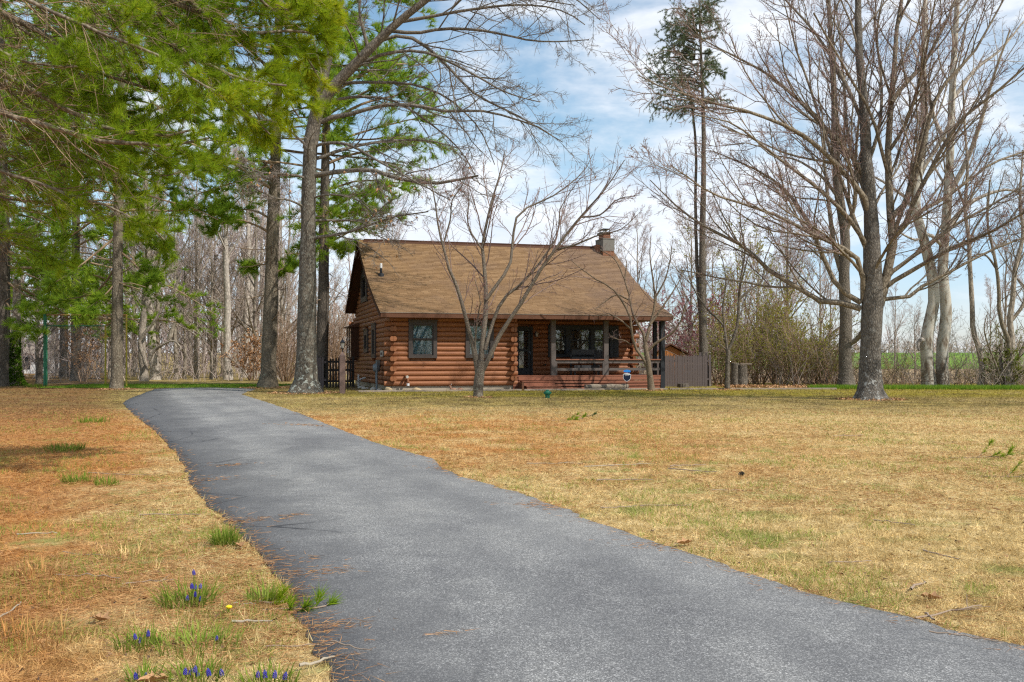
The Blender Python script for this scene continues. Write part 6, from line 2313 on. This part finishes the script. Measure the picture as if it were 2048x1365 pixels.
grass_tuft(450, 1093, .085, .16, 260, 'weed', 'dense dark green grass tuft at the left edge of the asphalt', 1)
grass_tuft(130, 903, .26, .16, 150, 'weed', 'wide flat green tuft farthest back on the left verge', 2, w=.012)
grass_tuft(152, 966, .14, .13, 120, 'weed', 'dark green tuft in the middle of the left verge', 3, w=.009)
grass_tuft(212, 971, .12, .12, 90, 'weed', 'smaller green tuft just right of the dark one on the verge', 4, w=.009)
grass_tuft(185, 845, .35, .13, 140, 'weed', 'bluish green patch of grass beside the far bend of the drive', 5, w=.016)
grass_tuft(70, 775, .5, .2, 160, 'weed', 'green grass patch near the left trunks', 6, w=.03)
grass_tuft(60, 1285, .22, .13, 120, 'blade', 'pale straw tuft at the lower left corner of the lawn', 7)
grass_tuft(395, 1300, .18, .12, 150, 'new_grass', 'yellow green tuft between two flower clumps', 8)
grass_tuft(75, 1150, .2, .11, 90, 'blade', 'wispy straw tuft on the left verge', 9)
grass_tuft(255, 1120, .2, .11, 90, 'blade', 'wispy straw tuft left of the big flower clump', 10)
grass_tuft(525, 1205, .08, .13, 100, 'new_grass', 'bright yellow green tuft close to the asphalt edge', 11)


def spike_mesh():
    mb = MB()
    gg = np.random.default_rng(5)
    for k in range(8):
        z = k * .0055
        r = .0095 * math.sin(min(1, (8 - k) / 6) * 1.5) + .001
        for q in range(5 if k < 6 else 3):
            a = q * 6.283 / (5 if k < 6 else 3) + k * .6
            c = (r * math.cos(a), r * math.sin(a), z)
            s = .0048 if k < 6 else .0035
            mb.add([(c[0] + s, c[1], c[2]), (c[0] - s, c[1], c[2]), (c[0], c[1] + s, c[2]), (c[0], c[1] - s, c[2]), (c[0], c[1], c[2] + s), (c[0], c[1], c[2] - s)],
                   [(0, 2, 4), (2, 1, 4), (1, 3, 4), (3, 0, 4), (2, 0, 5), (1, 2, 5), (3, 1, 5), (0, 3, 5)])
    return mb.mesh('flower_spike')


SPK = spike_mesh()
SPK.materials.append(M['muscari'])


def muscari(px, py, r, L, n, spikes, lab, seed):
    gg = np.random.default_rng(seed)
    b = gp(px, py)
    t = thing('grape_hyacinth', b, lab, 'flower')
    tag(link('leaf', tuft_mesh('leaf', n, r, L, .0065, seed, (40, 85), .3), t, M['weed']), kind='stuff')
    for sx, sy in spikes:
        q = at(sx, sy, b[1] - .02) - b
        z = max(.03, q[2] - .02) * gg.uniform(.8, 1.1)
        st = MB().tube([(q[0] * .7, 0, 0), (q[0] * .9, -.01, z * .6), (q[0], -.02, z)], .003, 5).obj('flower_stem', M['weed'], t)
        o = link('flower_spike', SPK, t)
        o.location = (q[0], -.02, z)
        o.rotation_euler = (gg.uniform(-.2, .2), gg.uniform(-.2, .2), gg.uniform(0, 6))
        s = gg.uniform(.5, .72)
        o.scale = (s, s, s)
    return t


muscari(372, 1212, .14, .16, 150, [(388, 1146), (391, 1163), (400, 1168), (384, 1162), (391, 1187), (374, 1200), (401, 1196)], 'largest grape hyacinth clump with arching leaves and blue spikes', 31)
muscari(276, 1298, .10, .11, 110, [(296, 1258), (271, 1271), (281, 1275)], 'grape hyacinth clump with three blue spikes low on the left', 32)
muscari(392, 1362, .12, .10, 120, [(370, 1338), (390, 1332), (396, 1340), (380, 1356), (418, 1350), (444, 1343)], 'grape hyacinth clump at the bottom edge, left of another', 33)
muscari(540, 1372, .12, .09, 120, [(516, 1340), (531, 1346), (549, 1347), (569, 1352)], 'grape hyacinth clump at the bottom edge nearest the asphalt', 34)
muscari(434, 1290, .03, .08, 26, [(433, 1273)], 'single grape hyacinth spike standing alone in the needles', 35)
muscari(285, 1368, .06, .10, 60, [(272, 1355), (291, 1357)], 'small grape hyacinth pair at the bottom left', 36)
b = gp(458, 1232)
t = thing('dandelion', b, 'yellow dandelion flower low on the left verge', 'flower')
tag(link('leaf', tuft_mesh('leaf', 16, .015, .07, .016, 40, (15, 50), .25), t, M['weed']), kind='stuff')
MB().tube([(0, 0, 0), (.0, 0, .035)], .003, 5).obj('stem', M['weed'], t)
MB().lathe([(.004, .034), (.016, .042), (.017, .048), (.009, .053)], (0, 0, 0), 12).obj('flower_head', M['dandelion'], t)


def stick(px, py, L, ang, r, lab, seed, fork=0, m='stick', pale=False):
    gg = np.random.default_rng(seed)
    r *= .95
    b = gp(px, py)
    zb = .05 if drive_mask(b[0], b[1]) > 0 else 0.0
    t = thing('fallen_stick', b + (0, 0, zb), lab, 'stick')
    a = R_(ang)
    n = 9
    P = np.zeros((1, n, 3))
    d = np.array([math.cos(a), math.sin(a), 0])
    P[0, 0] = -d * L / 2
    for k in range(1, n):
        d = nrm(d + gg.normal(size=3) * (.11, .11, 0))
        P[0, k] = P[0, k - 1] + d * L / (n - 1)
    P[0, :, 2] = r + .012 + .006 * np.abs(gg.normal(size=n))
    R = np.linspace(r, r * .55, n)[None]
    lst = [(P, R, 7)]
    if fork:
        c, cr = grow(gg, P, R, fork, .3, .95, (25, 55), .45, 5, .1, (0, 0, 0), .7, .04, r * .4, .5, flat=.95)
        c[:, :, 2] = np.clip(c[:, :, 2], r * .5 + .006, .06)
        lst.append((c, cr, 5))
    V, Q = join([tubes(p, q, s) for p, q, s in lst])
    link('branch', npmesh('branch', V, Q, True), t, M['white_stick' if pale else m])


M['white_stick'] = plain('bleached_stick', (.38, .32, .24), .9, .2, 30)
for k, s in enumerate([
    (505, 1253, .20, 0, .008, 'straight bleached stick near the dandelion', 0, True), (640, 1335, .19, 38, .008, 'short thick bleached stick at the lower edge of the drive', 0, True),
    (490, 1215, .12, 3, .004, 'thin pale stick above the dandelion', 0, True), (180, 1158, .45, -8, .005, 'long grey stick across the left verge', 1, False),
    (340, 1035, .5, 2, .007, 'long brown stick lying near the green edge tuft', 0, False), (250, 950, .8, 3, .006, 'thin dark stick far back on the left verge', 0, False),
    (175, 1118, .5, -30, .004, 'slanting thin brown twig on the left verge', 1, False), (300, 1170, .3, 25, .005, 'forked grey twig beside the big flower clump', 2, False),
    (1375, 935, .5, 25, .009, 'bent dark twig on the lawn in the middle distance', 0, False), (1250, 965, .6, 2, .009, 'dark stick lying level near the asphalt', 0, False),
    (1385, 945, .6, -32, .008, 'slanting twig right of the level dark stick', 1, False), (1790, 1050, .35, -45, .006, 'thin bent green grey twig on the right lawn', 0, False),
    (1890, 1115, .30, -50, .006, 'curved twig on the near right lawn', 0, False), (1835, 1180, .22, 50, .009, 'short bent stick near the right asphalt edge', 0, False),
    (1910, 1235, .50, 20, .006, 'thin branching stick by the asphalt at the right', 3, False), (1870, 1245, .16, -80, .007, 'short upright lying stick by the branching one', 0, False),
    (1110, 930, .7, 8, .006, 'long pale twig on the lawn beside the drive bend', 1, True), (1240, 935, .9, 15, .007, 'forked pale branch on the orange needle patch', 2, True),
    (1700, 875, .6, 10, .009, 'dark twig on the far right lawn', 0, False), (1330, 1015, .45, 8, .006, 'dry twig lying near the drive in the straw grass', 1, False),
    (1240, 1020, .35, 10, .006, 'short twig just off the drive edge', 0, False), (1930, 1305, .30, -35, .004, 'thin stick lying on the asphalt at lower right', 0, False),
    (1700, 1130, .3, 10, .005, 'fine straight twig on the near lawn', 0, False), (700, 1325, .25, -40, .004, 'thin dark twig on the asphalt edge at bottom', 1, False),
    (600, 1300, .3, 8, .004, 'fine grey twig by the bottom flowers', 0, False), (1460, 985, .35, -10, .005, 'brown twig close to the pine cone', 0, False),
    (70, 1075, .28, -6, .006, 'grey bark strip at the left edge of the verge', 0, True), (30, 1230, .35, 80, .006, 'pale stick by the lower left straw tuft', 0, True)]):
    stick(s[0], s[1], s[2], s[3], s[4], s[5], 50 + k, s[6], 'stick', s[7])

# pine cone with scales
b = gp(1478, 955)
t = thing('pine_cone', b + (0, 0, .03), 'dark open pine cone resting on the straw lawn', 'pine cone', None, .6)
mb = MB()
for k in range(10):
    for q in range(7):
        a = q * .898 + k * .45
        r0 = .035 * math.sin(.35 + 2.5 * k / 10)
        z = .012 * k
        c, s = math.cos(a), math.sin(a)
        mb.add([(z, c * .008, s * .008), (z + .004, c * r0 - s * .011, s * r0 + c * .011 + .01), (z + .010, c * (r0 + .012), s * (r0 + .012) + .01), (z + .004, c * r0 + s * .011, s * r0 - c * .011 + .01)], [(0, 1, 2), (0, 2, 3), (0, 3, 1)])
t.scale = (.62, .62, .62)
mb.obj('scale', M['bark_pine_dark'], t)
tag(t.children[0], kind='stuff')
MB().tube([(-.01, 0, .01), (.06, 0, .012), (.12, 0, .01)], [.012, .016, .008], 8).obj('core', M['bark_pine_dark'], t)
# green pine sprigs blown onto the lawn
for k, (px, py, s, lab, mm) in enumerate([(1136, 842, .35, 'green pine sprig standing in the orange needles', 'needle_mid'), (1965, 918, .42, 'green pine sprig with a long stem on the right lawn', 'needle_mid'),
                                          (2035, 958, .36, 'yellow green pine sprig at the right edge of the lawn', 'needle_bright'), (530, 1210, .14, 'yellow green pine sprig near the asphalt at left', 'needle_bright'),
                                          (1165, 834, .25, 'flat dark sprig just beyond the standing one', 'needle_dark'), (588, 1225, .16, 'grey green sprig hanging over the asphalt edge', 'needle_mid')]):
    b = gp(px, py)
    t = thing('pine_sprig', b, lab, 'pine sprig', None, g.uniform(-.5, .5))
    P = np.array([[(-s + 2 * s * q / 7, .02 * math.sin(q), .012 + .10 * s * (q / 7) ** 2) for q in range(8)]])
    c, cr = grow(g, P, np.full((1, 8), .005), 5, .3, 1, (25, 50), .4, 4, .08, (0, 0, .1), .7, .03, .002, .6)
    V, Q = join([tubes(P, np.full((1, 8), .005), 5), tubes(c, cr, 4)])
    link('stem', npmesh('stem', V, Q), t, M['stick'])
    p1, d1_ = along(g, c, 7, .3, 1)
    v, f = tufts(g, p1, nrm(d1_ + (0, 0, .2)), 9, .09, .004 + .0003 * b[1], .7)
    v[:, 2] = np.maximum(v[:, 2], .004)
    tag(link('needle', npmesh('needle', v, f), t, M[mm]), kind='stuff')
# a few curled brown leaves
for k, (px, py, lab) in enumerate([(1860, 1206, 'curled dark brown leaf near the right asphalt edge'), (1368, 1094, 'orange brown leaf at the edge of the asphalt'), (200, 1250, 'tan curled leaf on the lower left verge'), (480, 1100, 'tan leaf just right of the dense green tuft'), (310, 1375, 'brown leaf litter at the bottom edge')]):
    b = gp(px, py)
    t = thing('fallen_leaf', b + (0, 0, .012), lab, 'leaf', None, g.uniform(0, 6))
    mb = MB()
    pts = [(-.05, 0), (-.03, .025), (-.005, .018), (.01, .04), (.025, .02), (.05, .012), (.06, 0), (.05, -.012), (.025, -.022), (.01, -.038), (-.005, -.018), (-.03, -.022)]
    vs = [(x * 1.1, y_ * 1.1, .012 + .9 * abs(y_) + 3 * x * x) for x, y_ in pts] + [(0, 0, .006)]
    mb.add(vs, [(i_, (i_ + 1) % 12, 12) for i_ in range(12)])
    mb.obj('blade', M['dead_leaf'], t)
    MB().tube([(-.05, 0, .015), (-.075, .005, .012)], .002, 4).obj('stalk', M['stick'], t)

# trees on the other side of the road, behind the viewer: they show in the porch windows
pines = [o for o in COL.objects if o.name.startswith('pine_tree')]
for k in range(14):
    x, y = 30 + k * 4.2 + 3 * math.sin(k * 2.1), -36 + k * 3.2 + 4 * math.cos(k * 1.7)
    c = copy_tree(pines[k % len(pines)], (x, y, 0), k * 1.3, .8 + .04 * (k % 5), 'pine in the row across the road behind the viewer')
    c['group'] = 'pines across the road'
for k in range(16):
    x, y = 26 + k * 3.1 + 2 * math.sin(k * 2.7), -30 + k * 2.2 + 3 * math.cos(k * 1.9)
    c = copy_tree(bsrc[k % 2], (x, y, 0), k * 1.1, 1.5 + .1 * (k % 4), 'budding shrub in the brush across the road behind the viewer')
    c['group'] = 'brush across the road'
